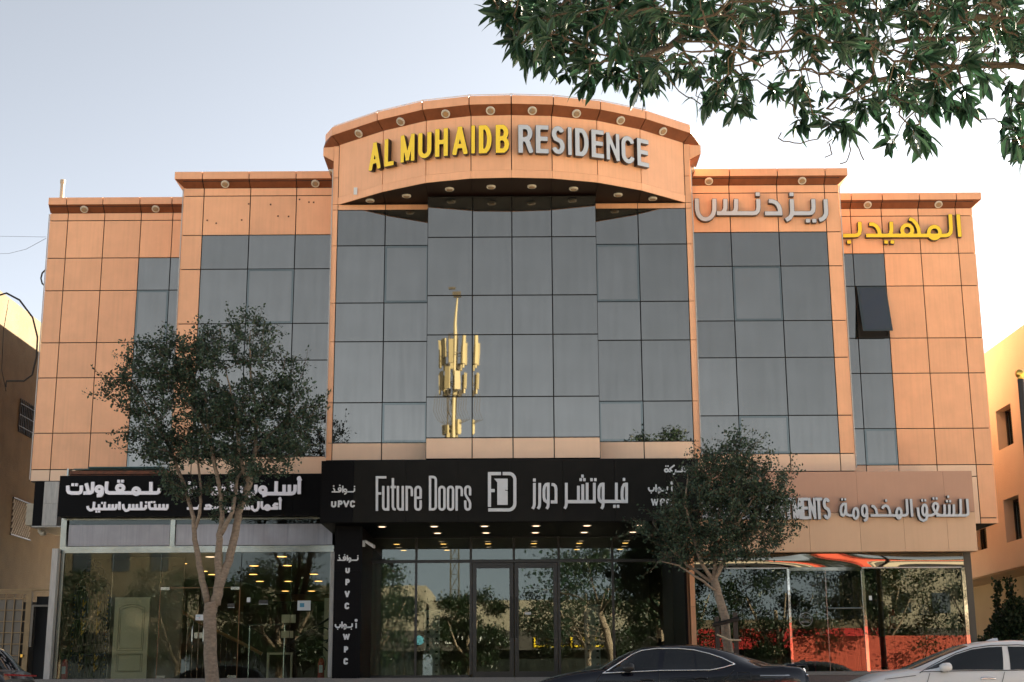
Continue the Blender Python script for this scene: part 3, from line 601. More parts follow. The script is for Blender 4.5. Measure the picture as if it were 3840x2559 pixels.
# --- curved roof sign
s1 = thing('roof_sign', 'raised letters AL MUHAIDB RESIDENCE, yellow then grey, curving along the centre fascia', 'sign', (0, 33, 13.3))
ca = crop(1200, 330, 2352/780); cb = crop(1860, 330, 2353/840)
for cr, items, mk in ((ca, (('A', 560, 705), ('L', 735, 850), ('M', 912, 1085), ('U', 1113, 1270), ('H', 1303, 1455), ('A', 1497, 1675), ('I', 1712, 1757), ('D', 1795, 1945), ('B', 1985, 2142)), 'yellow'),
                      (cb, (('R', 232, 390), ('E', 415, 553), ('S', 580, 722), ('I', 745, 800), ('D', 825, 972), ('E', 995, 1130), ('N', 1146, 1297), ('C', 1305, 1452), ('E', 1468, 1599)), 'grey')):
    for ch, xa, xb in items:
        xm = (xa+xb)/2; p = at(*cr(xm, 600), 33.4); c = Vector((-.05, 39.13, 0))
        for _ in range(4):
            i = next((k for k in range(8) if AP[k][0] <= p.x <= AP[k+1][0]), 0); a, d = Vector((*AP[i], 0)), Vector((*AP[i+1], 0))
            yy = a.y+(d.y-a.y)*(p.x-a.x)/(d.x-a.x)-.16; p = at(*cr(xm, 600), yy)
        n = (Vector((p.x, p.y, 0))-c).normalized(); tt = Vector((-n.y, n.x, 0)); tt = tt if tt.x > 0 else -tt
        W = (at(*cr(xb, 600), p.y).x-at(*cr(xa, 600), p.y).x)/max(tt.x, .5); H = .735
        o0 = Vector((p.x, p.y, 0))-tt*W/2-n*.10
        latin(s1, ch, lambda x, y, dp, o0=o0, tt=tt, n=n: (o0.x+tt.x*x+n.x*dp, o0.y+tt.y*x+n.y*dp, 13.30+y), W, H, .122 if ch != 'I' else .105, .13, .0125, [M[mk], M['lside']], .006)
# --- grey Arabic sign on the right tower
cz = crop(2580, 700, 2353/560)
s2 = thing('grey_arabic_sign', 'grey raised Arabic word in block letters over the glass of the right tower', 'sign', (6.6, YT, 13))
px_word(s2, cz, YT-.15, [
 [[(2165, 197), (2176, 380), (2176, 430), (2155, 480), (2115, 515), (2063, 532)]], [dot(1890, 540, 74)], [dot(1990, 540, 74)],
 [[(1972, 193), (1978, 340), (1970, 385), (1945, 415), (1905, 422), (1640, 422)], [(1634, 193), (1642, 390), (1635, 445), (1605, 495), (1538, 532)]], [dot(1631, 124, 76)],
 [[(1268, 228), (1330, 232), (1385, 255), (1425, 300), (1448, 360), (1452, 420)], ([(1207, 424), (1453, 424)], 78, 'b'), dot(1453, 424, 78)],
 [[(1105, 193), (1110, 330), (1100, 385), (1070, 415), (1030, 422), (450, 422)], [(758, 193), (757, 340), (745, 390), (700, 418)], [(588, 193), (587, 340), (570, 390), (535, 418)],
  [(415, 190), (414, 370), (398, 435), (365, 480), (325, 508), (280, 518), (230, 508), (190, 478), (160, 430), (143, 365), (138, 187)]], [dot(1098, 122, 76)]],
 78, 2353/560, .13, .013, [M['grey'], M['lside']], .008, yback=YT-.02)
# --- yellow Arabic sign on the right wing
cz = crop(3100, 760, 2353/640)
s3 = thing('yellow_arabic_sign', 'yellow raised Arabic word on the far right wing under the cornice', 'sign', (11, YW, 13))
px_word(s3, cz, YW-.15, [
 [[(1812, 160), (1837, 478)]],
 [[(1703, 160), (1715, 370), (1706, 420), (1680, 445), (1640, 455), (540, 455)], ring(1485, 415, 77, 82), [(1135, 222), (1190, 245), (1235, 295), (1265, 360), (1278, 440)], ring(1110, 383, 70, 72), [(890, 263), (894, 380), (882, 430), (860, 450)],
  [(583, 297), (640, 300), (690, 330), (722, 385), (736, 450)]],
 [dot(820, 545, 58)], [dot(906, 545, 58)], [[(455, 265), (460, 380), (450, 425), (425, 450), (380, 456), (222, 456)]], [dot(308, 545, 58)]],
 61, 2353/640, .13, .013, [M['yellow'], M['lside']], .008, yback=YW-.02)

# --- faded orange shop sign with lettering (right)
s4 = thing('apartments_sign_board', 'faded orange fascia board reading APARTMENTS in grey above the right shop', 'sign', (8, 36.2, 4))
for i, (a, c) in enumerate(((4.32, 5.25), (5.25, 6.35), (6.35, 7.35), (7.35, 8.62), (8.62, 9.72), (9.72, 10.80), (10.80, 11.52))):
    slab(s4, 'board_panel', a, c, 3.97, 4.94, 36.2, .3, M['tan'], .003)
for a, c in ((4.32, 6.3), (6.3, 8.6), (8.6, 10.79), (10.79, 11.52)): slab(s4, 'board_panel', a, c, 4.945, 5.98, 36.2, .3, M['salmon'], .002)
part('board_return', MB().box(4.33, 11.50, 36.5, 36.72, 3.98, 5.97), M['dark'], s4)
cz = crop(3100, 1840, 2353/560)
def ell(cx, cy, rx, ry): return ring(cx, cy, rx, ry)
px_word(s4, cz, 36.06, [
 [[(2214, 128), (2230, 340), (2228, 375), (2200, 392), (1725, 393)], [(2110, 128), (2116, 350), (2106, 385)], [(2004, 216), (2008, 350), (1998, 385)], [(1932, 216), (1936, 350), (1926, 385)], [(1857, 216), (1862, 350), (1852, 385)],
  [(1790, 392), (1745, 368), (1695, 310), (1677, 255), (1690, 212), (1718, 198), (1745, 212), (1757, 250), (1742, 310), (1705, 365), (1660, 390), (1600, 393)], ell(1546, 308, 36, 84), [(1580, 320), (1585, 405), (1568, 455), (1525, 475), (1480, 452), (1452, 395), (1436, 264)]],
 [dot(1897, 168, 36, 44)], [dot(1948, 168, 36, 44)], [dot(1917, 97, 36, 44)], [dot(1683, 124, 36, 44)], [dot(1733, 124, 36, 44)], [dot(1507, 154, 34, 44)], [dot(1555, 154, 34, 44)],
 [[(1328, 130), (1350, 417)]],
 [[(1262, 130), (1274, 350), (1264, 383), (1232, 393), (690, 393)], ell(1140, 358, 38, 80), [(877, 288), (893, 255), (930, 235), (968, 255), (993, 315), (1003, 385)], [(704, 243), (745, 250), (778, 295), (797, 385)]], [dot(938, 157, 36, 44)],
 [ell(598, 318, 38, 84), [(634, 330), (638, 415), (625, 460), (588, 478)]],
 [[(300, 190), (305, 330), (320, 378), (358, 393), (430, 393)], [(300, 208), (262, 212), (232, 250), (223, 320), (236, 380), (262, 395), (285, 370), (300, 300)], ell(460, 360, 38, 82)], [dot(245, 138, 34, 44)], [dot(295, 138, 34, 44)]],
 45, 2353/560, .12, .009, [M['grey'], M['lside']], .004, yback=36.19)
cz = crop(2620, 1840, 2353/520)
for ch, xa, xb in (('S', 2118, 2232), ('T', 1990, 2096), ('N', 1868, 1986), ('E', 1750, 1856), ('M', 1600, 1740), ('T', 1475, 1577), ('R', 1350, 1462), ('A', 1225, 1342), ('P', 1108, 1212), ('A', 985, 1100),
                   ('D', 815, 920), ('E', 700, 802), ('C', 575, 685), ('I', 520, 558), ('V', 400, 508), ('R', 290, 395), ('E', 175, 280), ('S', 55, 165)):
    a, c = at(*cz(xa, 492), 36.06), at(*cz(xb, 118), 36.06)
    latin(s4, ch, lambda x, y, d, a=a: (a.x+x, 36.19-d, a.z+y), c.x-a.x, c.z-a.z, .082, .12, .009, [M['grey'], M['lside']], .004)

# --- black centre sign box
s5 = thing('centre_shop_sign', 'wide black sign box with white Future Doors lettering and door logo', 'sign', (0, 33.6, 4.5))
xs_ = [-4.55, -3.78, -2.56, -1.34, -.12, 1.11, 2.33, 3.55, 4.30]
for a, c in zip(xs_, xs_[1:]): slab(s5, 'board_panel', a, c, 4.462, 5.915, 33.6, .04, M['black'] if a > -3.8 else M['black2'], .0035)
part('sign_box', MB().box(-4.54, 4.29, 33.645, 34.33, 4.50, 5.90), M['dark'], s5)
part('sign_box', MB().box(-4.54, 4.29, 34.33, 36.35, 4.50, 6.04), M['dark'], s5)
cz = crop(1220, 1730, 2353/680); WL = [M['white_letter'], M['mside']]
def o_(cx): return ring(cx, 350, 33, 18, 0)
def pill(x0, x1, y0, y1, r=34): return [(x0, y0+r), (x0, y1-r)]+arc((x0+x1)/2, y1-r, (x1-x0)/2, r, 180, 0, 8)+[(x1, y0+r)]+arc((x0+x1)/2, y0+r, (x1-x0)/2, r, 0, -180, 8)
U_ = lambda dx: [[(750+dx, 320), (750+dx, 590)]+arc(782+dx, 592, 32, 34, 180, 0, 8), [(814+dx, 320), (814+dx, 641)]]
R_ = lambda dx: [[(1055+dx, 641), (1055+dx, 318)], arc(1088+dx, 372, 34, 38, 180, 360, 8)+[(1122+dx, 452)]]
px_word(s5, cz, 33.53, [
 [([(668, 628), (668, 208), (775, 208)], 31, 's'), [(668, 417), (725, 417)]], U_(0), [[(875, 218), (875, 590), (885, 618), (912, 628)], [(845, 333), (914, 333)]], U_(190), R_(0),
 [[(1168, 473), (1236, 473), (1236, 380)]+arc(1202, 372, 34, 40, 0, -180, 8)+[(1168, 590)]+arc(1202, 590, 34, 38, 180, 0, 8)+[(1236, 505)]],
 [([(1358, 624), (1358, 204)], 31, 's'), [(1358, 204), (1398, 204)]+arc(1398, 244, 35, 40, -90, 0, 6)+[(1433, 584)]+arc(1398, 584, 35, 40, 0, 90, 6)+[(1358, 624)]],
 [pill(1479, 1545, 332, 627)+[(1479, 366)]], [pill(1591, 1657, 332, 627)+[(1591, 366)]], R_(648),
 [[(1878, 442), (1878, 365)]+arc(1847, 362, 31, 34, 0, -180, 8)+[(1815, 415), (1828, 452), (1866, 510), (1878, 545), (1878, 592)]+arc(1847, 592, 31, 34, 0, 180, 8)+[(1815, 508)]]],
 31, 2353/680, .05, .0095, WL, 0, yback=33.595)
cz = crop(1200, 1700, 2353/1400)
px_word(s5, cz, 33.53, [[([(1068, 328), (1068, 128), (1131, 128)], 20, 's'), [(1068, 235), (1101, 235)]],
 [([(1151, 128), (1192, 128)]+arc(1192, 166, 36, 38, -90, 0, 8)+[(1228, 316)]+arc(1188, 316, 40, 41, 0, 90, 8)+[(1060, 357)]), ],
 [([(1098, 160), (1183, 160), (1183, 232), (1166, 229), (1166, 235), (1183, 237), (1183, 325), (1117, 325), (1117, 182)], 2, 'f')]], 20, 2353/1400, .05, .009, WL, 0, yback=33.595)
cz = crop(1900, 1730, 2353/720)
def wow(x): return [(x, 262), (x, 520), (x-4, 555), (x-20, 582)], [(x, 280), (x-28, 284), (x-46, 310), (x-53, 350), (x-53, 440), (x-44, 478), (x-20, 496), (x, 500)]
px_word(s5, cz, 33.53, [
 [[(340, 266), (340, 520), (335, 555), (318, 582)]], [dot(340, 230, 34, 38)], [[(405, 266), (405, 520), (400, 555), (383, 582)]], list(wow(510)),
 [[(549, 283), (578, 287), (598, 305), (605, 340), (605, 498)], ([(541, 498), (605, 498)], 38, 'b'), dot(605, 498, 34, 38)],
 [[(731, 264), (732, 520), (727, 550), (711, 580)], ([(732, 495), (1093, 495)], 40), [(880, 300), (880, 500)], [(933, 283), (933, 500)], [(987, 263), (987, 500)], [(1075, 263), (1075, 500)]],
 [dot(930, 182, 32, 37)], [dot(909, 225, 32, 37)], [dot(953, 225, 32, 37)], [dot(1041, 225, 32, 37)], [dot(1087, 225, 32, 37)],
 list(wow(1183))+[([(1150, 492), (1487, 492)], 40), [(1345, 262), (1345, 500)], [(1470, 262), (1470, 500)], [(1470, 280), (1440, 285), (1421, 320), (1415, 370), (1415, 440), (1424, 480)]],
 [dot(1438, 222, 32, 37)], [dot(1322, 552, 32, 37)], [dot(1366, 552, 32, 37)]], 35, 2353/720, .05, .0095, WL, 0, yback=33.595)
# small words: drawn once in their own boxes, reused
W_NAW = [[[(378, 350), (378, 382), (362, 397), (268, 397)]], [dot(378, 329, 18)], [ring(258, 380, 17, 17, 14), [(275, 385), (272, 412), (245, 430)]], [[(226, 318), (226, 409)]],
         [ring(186, 362, 17, 17, 14), [(204, 362), (200, 388), (182, 398), (82, 398)], [(104, 347), (120, 375), (116, 398)]], [dot(187, 314, 18)], [dot(108, 322, 18)]]          # box 75..390 x 305..440
W_BAB = [[[(228, 1070), (228, 1103)]], [ring(228, 1054, 5, 5, 8)], [[(203, 1073), (203, 1090), (195, 1097), (150, 1098)]], [dot(198, 1109, 7)], [ring(157, 1088, 8, 8, 12), [(165, 1090), (162, 1104), (150, 1110)]],
         [[(139, 1062), (139, 1103)]], [[(128, 1078), (128, 1090), (120, 1098), (105, 1098), (98, 1090), (98, 1078)]], [dot(112, 1109, 7)]]                                       # box 95..240 x 1050..1112
def mapped(groups, src, dst):
    sx = (dst[1]-dst[0])/(src[1]-src[0]); sy = (dst[3]-dst[2])/(src[3]-src[2])
    f = lambda p: (dst[0]+(p[0]-src[0])*sx, dst[2]+(p[1]-src[2])*sy); out = []
    for g in groups:
        o = []
        for s in g:
            if isinstance(s, tuple): o.append(([f(p) for p in s[0]], s[1]*sy, *s[2:]))
            else: o.append([f(p) for p in s])
        out.append(o)
    return out
cf = crop(1220, 1730, 2353/680); c5 = crop(1200, 1700, 2353/1400); cg = crop(1900, 1730, 2353/720)
px_word(s5, cf, 33.58, W_NAW, 17, 2353/680, .012, .006, WL, 0, yback=33.597)
def small_latin(par, cr, Y, yb, items, t, m=WL, dep=.012):
    for ch, xa, xb, y0, y1 in items:
        a, c = at(*cr(xa, y1), Y), at(*cr(xb, y0), Y); latin(par, ch, lambda x, y, d, a=a: (a.x+x, yb-d, a.z+y), c.x-a.x, c.z-a.z, t, dep, .006, m)
small_latin(s5, cf, 33.58, 33.597, (('U', 73, 143, 509, 600), ('P', 160, 226, 509, 597), ('V', 228, 312, 509, 597), ('C', 318, 388, 508, 600)), .042)
px_word(s5, cg, 33.58, mapped(W_BAB, (95, 240, 1050, 1112), (1735, 2050, 258, 395)), 19, 2353/720, .012, .006, WL, 0, yback=33.597)
small_latin(s5, cg, 33.58, 33.597, (('W', 1770, 1860, 457, 545), ('P', 1880, 1945, 457, 545), ('C', 1958, 2028, 457, 547)), .040)
px_word(s5, cg, 33.58, [[ring(1958, 112, 20, 18, 14), [(1980, 100), (1982, 118), (1995, 127), (2030, 127)], [(2058, 48), (2000, 92), (2015, 112), (2030, 127)]], [dot(1952, 60, 16)], [dot(1978, 60, 16)], [[(2072, 100), (2072, 130), (2062, 150), (2040, 160)]],
 [[(2085, 127), (2190, 127), (2212, 120), (2212, 98)], [(2148, 98), (2148, 127)], [(2180, 98), (2180, 127)]], [dot(2165, 66, 14)], [dot(2152, 84, 14)], [dot(2178, 84, 14)]], 19, 2353/720, .012, .006, WL, 0, yback=33.597)
# pillar with vertical lettering
s6 = thing('vertical_sign_pillar', 'black pillar with stacked white letters UPVC and WPC between two shopfronts', 'sign', (-3.93, 34.3, .93))
for z0, z1 in ((.935, 2.2), (2.2, 3.4), (3.4, 4.455)): slab(s6, 'board_panel', -4.27, -3.62, z0, z1, 34.27, .03, M['black2'], .002)
part('pillar_core', MB().box(-4.26, -3.63, 34.305, 36.8, .94, 4.452), M['black2'], s6)
px_word(s6, c5, 34.27, mapped(W_NAW, (75, 390, 305, 440), (107, 244, 638, 692)), 8, 2353/1400, .01, .006, WL, 0, yback=34.268)
px_word(s6, c5, 34.27, W_BAB, 9, 2353/1400, .01, .006, WL, 0, yback=34.268)
small_latin(s6, c5, 34.27, 34.268, (('U', 160, 189, 718, 757), ('P', 160, 188, 793, 832), ('V', 155, 188, 868, 908), ('C', 155, 186, 942, 984), ('W', 144, 189, 1138, 1176), ('P', 151, 178, 1217, 1256), ('C', 148, 178, 1291, 1333)), .042, dep=.01)
# centre soffit and its lit lamps
part('under_soffit', MB().box(-4.54, 4.3, 33.64, 36.83, 4.455, 4.49), M['bsoffit'], bld)
for x, y in [(x, 34.35) for x in (-3.17, -1.93, -.735, .49, 1.70, 2.95)]+[(x, 35.83) for x in (-1.93, -.73, .49, 1.70, 2.906)]+[(x, 38.5) for x in (-3.157, -1.914, -.726, .487, 1.695, 2.915)]+[(x, 40.2) for x in (-3.1, -1.9, 1.7, 2.9)]:
    o = part('ceiling_lamp', MB().lathe((x, y, 4.4535), [(.115, 0), (.115, .012), (.085, .014)], Vector((0, 0, -1)), 16), M['ring'], bld)
    part('lens', MB().lathe((x, y, 4.4395), [(.083, -.001), (.08, .003)], Vector((0, 0, -1)), 14), M['lamp_white'] if y < 37 else M['lamp_warm'], o)

# --- left shop sign
s7 = thing('left_shop_sign', 'black sign box with two rows of bulky white Arabic letters above the left shop', 'sign', (-8, 36.2, 5))
xs_ = [-11.50, -10.3, -9.1, -7.9, -6.7, -5.6, -4.58]
for a, c in zip(xs_, xs_[1:]): slab(s7, 'board_panel', a, c, 4.95, 5.98, 36.2, .04, M['black2'], .002)
part('sign_box', MB().box(-11.49, -4.6, 36.245, 36.68, 4.96, 5.97), M['dark'], s7)
cl = crop(200, 1760, 2353/540); MK = [M['milk'], M['mside']]
px_word(s7, cl, 36.1, [
 [[(230, 266), (232, 345), (248, 375), (290, 388), (410, 388), (440, 375), (452, 340), (452, 264)]], [dot(312, 252, 48)], [dot(372, 252, 48)],
 [[(640, 205), (636, 330), (628, 368), (600, 386), (485, 388)], [(530, 228), (575, 388)]], [ring(745, 325, 50, 43, 18), [(792, 330), (792, 395), (770, 425), (705, 430)]],
 [[(870, 200), (858, 330), (868, 370), (905, 386), (1690, 386), (1718, 370), (1728, 330), (1730, 310)], ring(1088, 305, 55, 46, 18), ring(1350, 358, 50, 50, 18), [(1590, 205), (1590, 386)]], [dot(1064, 195, 48)], [dot(1124, 195, 48)]],
 58, 2353/540, .07, .012, MK, 0, yback=36.19)
px_word(s7, cl, 36.1, [
 [[(552, 600), (560, 640), (590, 668), (625, 665), (650, 635), (662, 530)], [(650, 648), (1000, 648), (1022, 635), (1028, 568)], [(740, 570), (740, 648)], [(830, 570), (830, 648)], [(908, 570), (908, 648)], [(965, 570), (965, 648)]],
 [dot(790, 549, 34)], [dot(838, 549, 34)], [dot(697, 690, 34)], [dot(742, 690, 34)], [[(1075, 530), (1075, 663)]],
 [[(1133, 568), (1140, 635), (1175, 675), (1215, 668), (1238, 625), (1242, 568)], [(1240, 648), (1480, 648), (1505, 630), (1508, 580)], [(1300, 568), (1300, 648)], [(1360, 568), (1360, 648)], [(1430, 530), (1430, 648)]], [dot(1510, 540, 34)],
 [[(1560, 528), (1562, 615), (1580, 645), (1840, 648), (1855, 630), (1858, 568)], [(1660, 568), (1660, 648)], [(1730, 568), (1730, 648)], [(1795, 568), (1795, 648)]], [dot(1600, 536, 34)], [dot(1645, 536, 34)]],
 42, 2353/540, .06, .010, MK, 0, yback=36.19)
cl = crop(640, 1760, 2353/560)
px_word(s7, cl, 36.1, [
 [[(2025, 185), (2022, 390)]], [[(2050, 172), (2000, 172)], arc(2030, 150, 18, 16, 40, 280, 8)],
 [[(1960, 243), (1956, 335), (1940, 370), (1900, 384), (1480, 384)], [(1868, 243), (1868, 384)], [(1785, 243), (1785, 384)], [(1662, 188), (1655, 384)], ring(1448, 325, 48, 45, 18), [(1494, 330), (1490, 400), (1440, 415)]],
 [[(1340, 243), (1338, 350), (1310, 384), (1150, 384), (1120, 350), (1118, 243)]], [dot(1230, 430, 46)], [[(1028, 188), (1028, 390)]],
 [[(960, 188), (955, 340), (930, 384), (620, 384)], [(800, 260), (840, 300), (800, 384)], ring(690, 340, 44, 44, 16)],
 [[(380, 262), (372, 350), (340, 384), (230, 384), (205, 350), (205, 255)], [(300, 290), (300, 384)]], [dot(290, 215, 46)]], 56, 2353/560, .07, .012, MK, 0, yback=36.19)
px_word(s7, cl, 36.1, [
 [[(1722, 503), (1718, 634)]], [[(1745, 490), (1702, 490)], arc(1725, 468, 14, 13, 40, 280, 8)],
 [[(1690, 548), (1640, 545), (1618, 572), (1640, 592), (1690, 600)], [(1690, 616), (1450, 616), (1430, 590), (1432, 503)], ring(1520, 602, 33, 34, 16)],
 [[(1380, 503), (1378, 600), (1355, 640), (1315, 650), (1283, 625), (1276, 570)]],
 [[(1130, 575), (1180, 560), (1215, 590), (1235, 618), (1060, 618)]], [[(1000, 560), (990, 600), (960, 616), (680, 600)]], [dot(910, 660, 34)], [dot(950, 660, 34)], [[(540, 575), (600, 565), (640, 590), (655, 618), (520, 618)]], [[(450, 560), (440, 600), (400, 616), (250, 616)]]],
 40, 2353/560, .06, .010, MK, 0, yback=36.19)
# rusty beam and teal sheet resting above the sign
o = part('rusty_beam', MB().box(-11.35, -8.85, 36.45, 36.6, 6.05, 6.14).box(-11.3, -8.9, 36.4, 36.46, 5.985, 6.02), M['rust'], None, loc=(-10, 36.5, 6.0)); tag(o, 'rusty steel beam lying along the top of the left black sign', 'beam')
o = part('teal_sheet', MB().box(-11.3, -8.9, 36.62, 36.9, 6.20, 6.225).box(-10.9, -9.0, 36.5, 36.9, 6.228, 6.25), M['teal'], None, loc=(-10, 36.7, 6.2)); tag(o, 'folded teal sheet lying above the rusty beam on the left sign', 'sheet')
o = part('bracket_plate', MB().box(-11.41, -11.37, 36.45, 36.9, 5.99, 6.2), M['steel'], None, loc=(-11.4, 36.6, 6.0)); tag(o, 'small steel plate standing at the left end of the rusty beam', 'bracket')

# ------------------------------------------------------------------ shopfronts
def frame_bar(x0, x1, z0, z1, y, m='frame', th=.08, name='mullion', d0=.03): return part(name, MB().box(x0, x1, y-d0, y-d0+th, z0, z1), M[m], bld)
YG = 36.85
cxs = [-3.86, -2.515, -1.135, -.045, 1.09, 2.45, 3.98]
for a, c in zip(cxs, cxs[1:]):
    part('transom_glass', MB().box(a+.03, c-.03, YG, YG+.008, 3.88, 4.42), M['shop'], bld)
for i, (a, c) in enumerate(zip(cxs, cxs[1:])):
    if i in (2, 3): continue
    part('shop_window', MB().box(a+.03, c-.03, YG, YG+.008, 1.03, 3.80), M['shop'], bld)
frame_bar(-3.89, 4.0, 3.80, 3.872, YG); frame_bar(-3.89, 4.0, 4.425, 4.452, YG); frame_bar(-3.89, -1.17, .948, 1.03, YG); frame_bar(1.12, 4.0, .948, 1.03, YG)
for x in cxs[:-1]:
    if abs(x+.045) < .01: frame_bar(x-.025, x+.025, 3.874, 4.424, YG)
    else: frame_bar(x-.03, x+.03, 1.032, 3.798, YG); frame_bar(x-.03, x+.03, 3.874, 4.424, YG)
for k, (a, c) in enumerate(((-1.09, -.06), (-.03, 1.045))):
    dl = part('shop_door', MB().box(a, a+.10, YG-.03, YG+.02, .97, 3.79).box(c-.10, c, YG-.03, YG+.02, .97, 3.79).box(a+.10, c-.10, YG-.03, YG+.02, 3.66, 3.79).box(a+.10, c-.10, YG-.03, YG+.02, .97, 1.11), M['frame'], bld)
    part('pane', MB().box(a+.10, c-.10, YG, YG+.008, 1.11, 3.66), M['shop'], dl)
    hx = c-.05 if k == 0 else a+.05
    part('handle', MB().tube([(hx, YG-.03, 1.95), (hx, YG-.10, 1.95), (hx, YG-.10, 2.95), (hx, YG-.03, 2.95)], .018, 6), M['frame'], dl)
part('side_wall', MB().box(3.96, 4.02, 34.3, 36.85, .95, 4.45), M['bsoffit'], bld)
# brown pillar between centre and right shop
cp = thing('corner_pillar', 'orange and brown timber clad pillar between the centre and right shops', 'pillar', (4.2, 35.5, .93))
for a, c, m, y in ((4.02, 4.09, 'wood', 35.52), (4.09, 4.16, 'wood', 35.5), (4.16, 4.225, 'wood', 35.52), (4.225, 4.35, 'orange', 35.46)):
    for z0, z1 in ((.945, 2.6), (2.6, 4.45)): slab(cp, 'cladding_board', a, c, z0, z1, y, .05, M[m], .003)
part('pillar_core', MB().box(4.03, 4.34, 35.58, 36.85, .95, 4.45), M['dark'], cp)
# left shop
YL = 36.6
for a, c in ((-11.34, -8.72), (-8.62, -4.60)):
    part('frosted_transom', MB().box(a+.03, c-.03, YL, YL+.01, 4.25, 4.78), M['film'], bld)
    part('transom_glass', MB().box(a+.03, c-.03, YL, YL+.008, 4.782, 4.90), M['shopL'], bld)
for x0, x1, z0, z1 in ((-11.5, -4.58, 4.07, 4.23), (-11.5, -4.58, 4.90, 4.948), (-8.73, -8.61, 4.232, 4.898), (-11.5, -11.36, 4.232, 4.898), (-11.44, -11.36, .97, 4.068)):
    part('steel_frame', MB().box(x0, x1, YL-.04, YL+.05, z0, z1), M['steel'], bld)
part('steel_frame', MB().box(-11.42, -11.36, YL-.035, YL+.04, .972, 4.066), M['chrome'], bld) if False else None
part('steel_frame', MB().box(-4.66, -4.56, YL-.04, YL+.05, .99, 4.068), M['marble'], bld)
pst = part('stone_pilaster', MB().box(-11.60, -11.45, 36.3, 36.5, .97, 4.16), M['marble'], bld)
for a, c in ((-11.35, -10.135), (-10.12, -8.93), (-6.89, -5.64), (-5.62, -4.67)):
    part('shop_window', MB().box(a, c, YL, YL+.012, .985, 4.066), M['shopL'], bld)
    part('glass_joint', MB().box(c+.001, c+.013, YL-.005, YL+.017, .985, 4.066), M['sash'], bld)
part('shop_window', MB().box(-8.91, -6.91, YL, YL+.012, 3.20, 4.066), M['shopL'], bld)
for k, (a, c) in enumerate(((-8.90, -7.92), (-7.88, -6.92))):
    dl = part('glass_door', MB().box(a, c, YL, YL+.012, .985, 3.185), M['shopL'], bld)
    part('door_rail', MB().box(a, c, YL-.004, YL+.016, 3.187, 3.199), M['wood'], dl)
    part('door_edge', MB().box(a-.012 if k == 0 else c+.001, a-.001 if k == 0 else c+.012, YL-.004, YL+.016, .985, 3.185), M['wood'], dl)
    xx = a if k == 0 else c-.22
    part('patch_fitting', MB().box(xx, xx+.22, YL-.015, YL+.027, 3.14, 3.21), M['steel'], dl); part('patch_fitting', MB().box(xx, xx+.22, YL-.015, YL+.027, .985, 1.05), M['steel'], dl)
    hx = c-.12 if k == 0 else a+.12
    part('handle', MB().tube([(hx, YL, 1.80), (hx, YL-.06, 1.82), (hx, YL-.075, 1.87), (hx, YL-.075, 2.18), (hx, YL-.06, 2.23), (hx, YL, 2.25)], .018, 8), M['steel'], dl)
    part('lock', MB().box((c-.085) if k == 0 else a, c if k == 0 else a+.085, YL-.02, YL+.03, 1.95, 2.09), M['steel'], dl)
# right shop
YR = 36.6
b = MB(); NX = 56; x0, x1 = 4.46, 11.24       # dented mirror steel band
rr = random.Random(3); ph = [rr.uniform(0, 6.28) for _ in range(6)]
for i in range(NX+1):
    for j in range(9):
        x = x0+(x1-x0)*i/NX; z = 3.62+.33*j/8; u = (x-x0); e = math.sin(math.pi*j/8)
        y = YR-.05-.012*j/8-.014*e*(1.2+math.sin(u*.9+ph[0])+.5*math.sin(u*1.9+ph[1]+j*.2)); b.v.append((x, y, z))
for i in range(NX):
    for j in range(8): b.f.append((i*9+j, (i+1)*9+j, (i+1)*9+j+1, i*9+j+1)); b.m.append(0)
M['mirror'] = mat('dented_mirror_steel', (.25, .235, .19), .035, 1.)
part('mirror_band', b, M['mirror'], bld, smooth=True)
part('mirror_band_back', MB().box(4.45, 11.25, YR-.01, YR+.1, 3.60, 3.96), M['dark'], bld)
for x0, x1, z0, z1, m in ((4.45, 6.84, 3.585, 3.615, 'steel'), (6.86, 8.66, 3.53, 3.615, 'mirror'), (8.68, 11.2, 3.585, 3.615, 'steel'), (6.80, 6.86, 1.07, 3.58, 'chrome'), (8.67, 8.74, 1.07, 3.58, 'chrome'), (11.18, 11.27, 1.07, 3.60, 'chrome'), (4.42, 4.46, 1.07, 3.6, 'steel'), (8.74, 11.18, 1.07, 1.10, 'steel')):
    part('steel_frame', MB().box(x0, x1, YR-.04, YR+.04, z0, z1), M[m], bld)
for a, c in ((4.47, 5.65), (5.66, 6.79), (8.75, 10.16), (10.17, 11.17)):
    part('shop_window', MB().box(a, c, YR, YR+.012, 1.10, 3.58), M['shopR'], bld)
for k, (a, c) in enumerate(((6.87, 7.76), (7.78, 8.66))):
    dl = part('glass_door', MB().box(a, c, YR, YR+.012, 1.08, 3.525), M['shopR'], bld)
    if k: part('push_bar', MB().tube([(a+.01, YR-.05, 2.60), (c-.01, YR-.05, 2.60)], .022, 8), M['steel'], dl)
    part('door_edge', MB().box(c+.001, c+.012, YR-.004, YR+.016, 1.08, 3.525), M['steel'], dl)
part('side_glass', MB().box(11.21, 11.22, YR+.05, 39, 1.07, 3.6), M['shopR'], bld)
part('side_cladding', MB().box(11.28, 11.42, 36.9, 37.2, .97, 3.95), M['salmon'], bld)
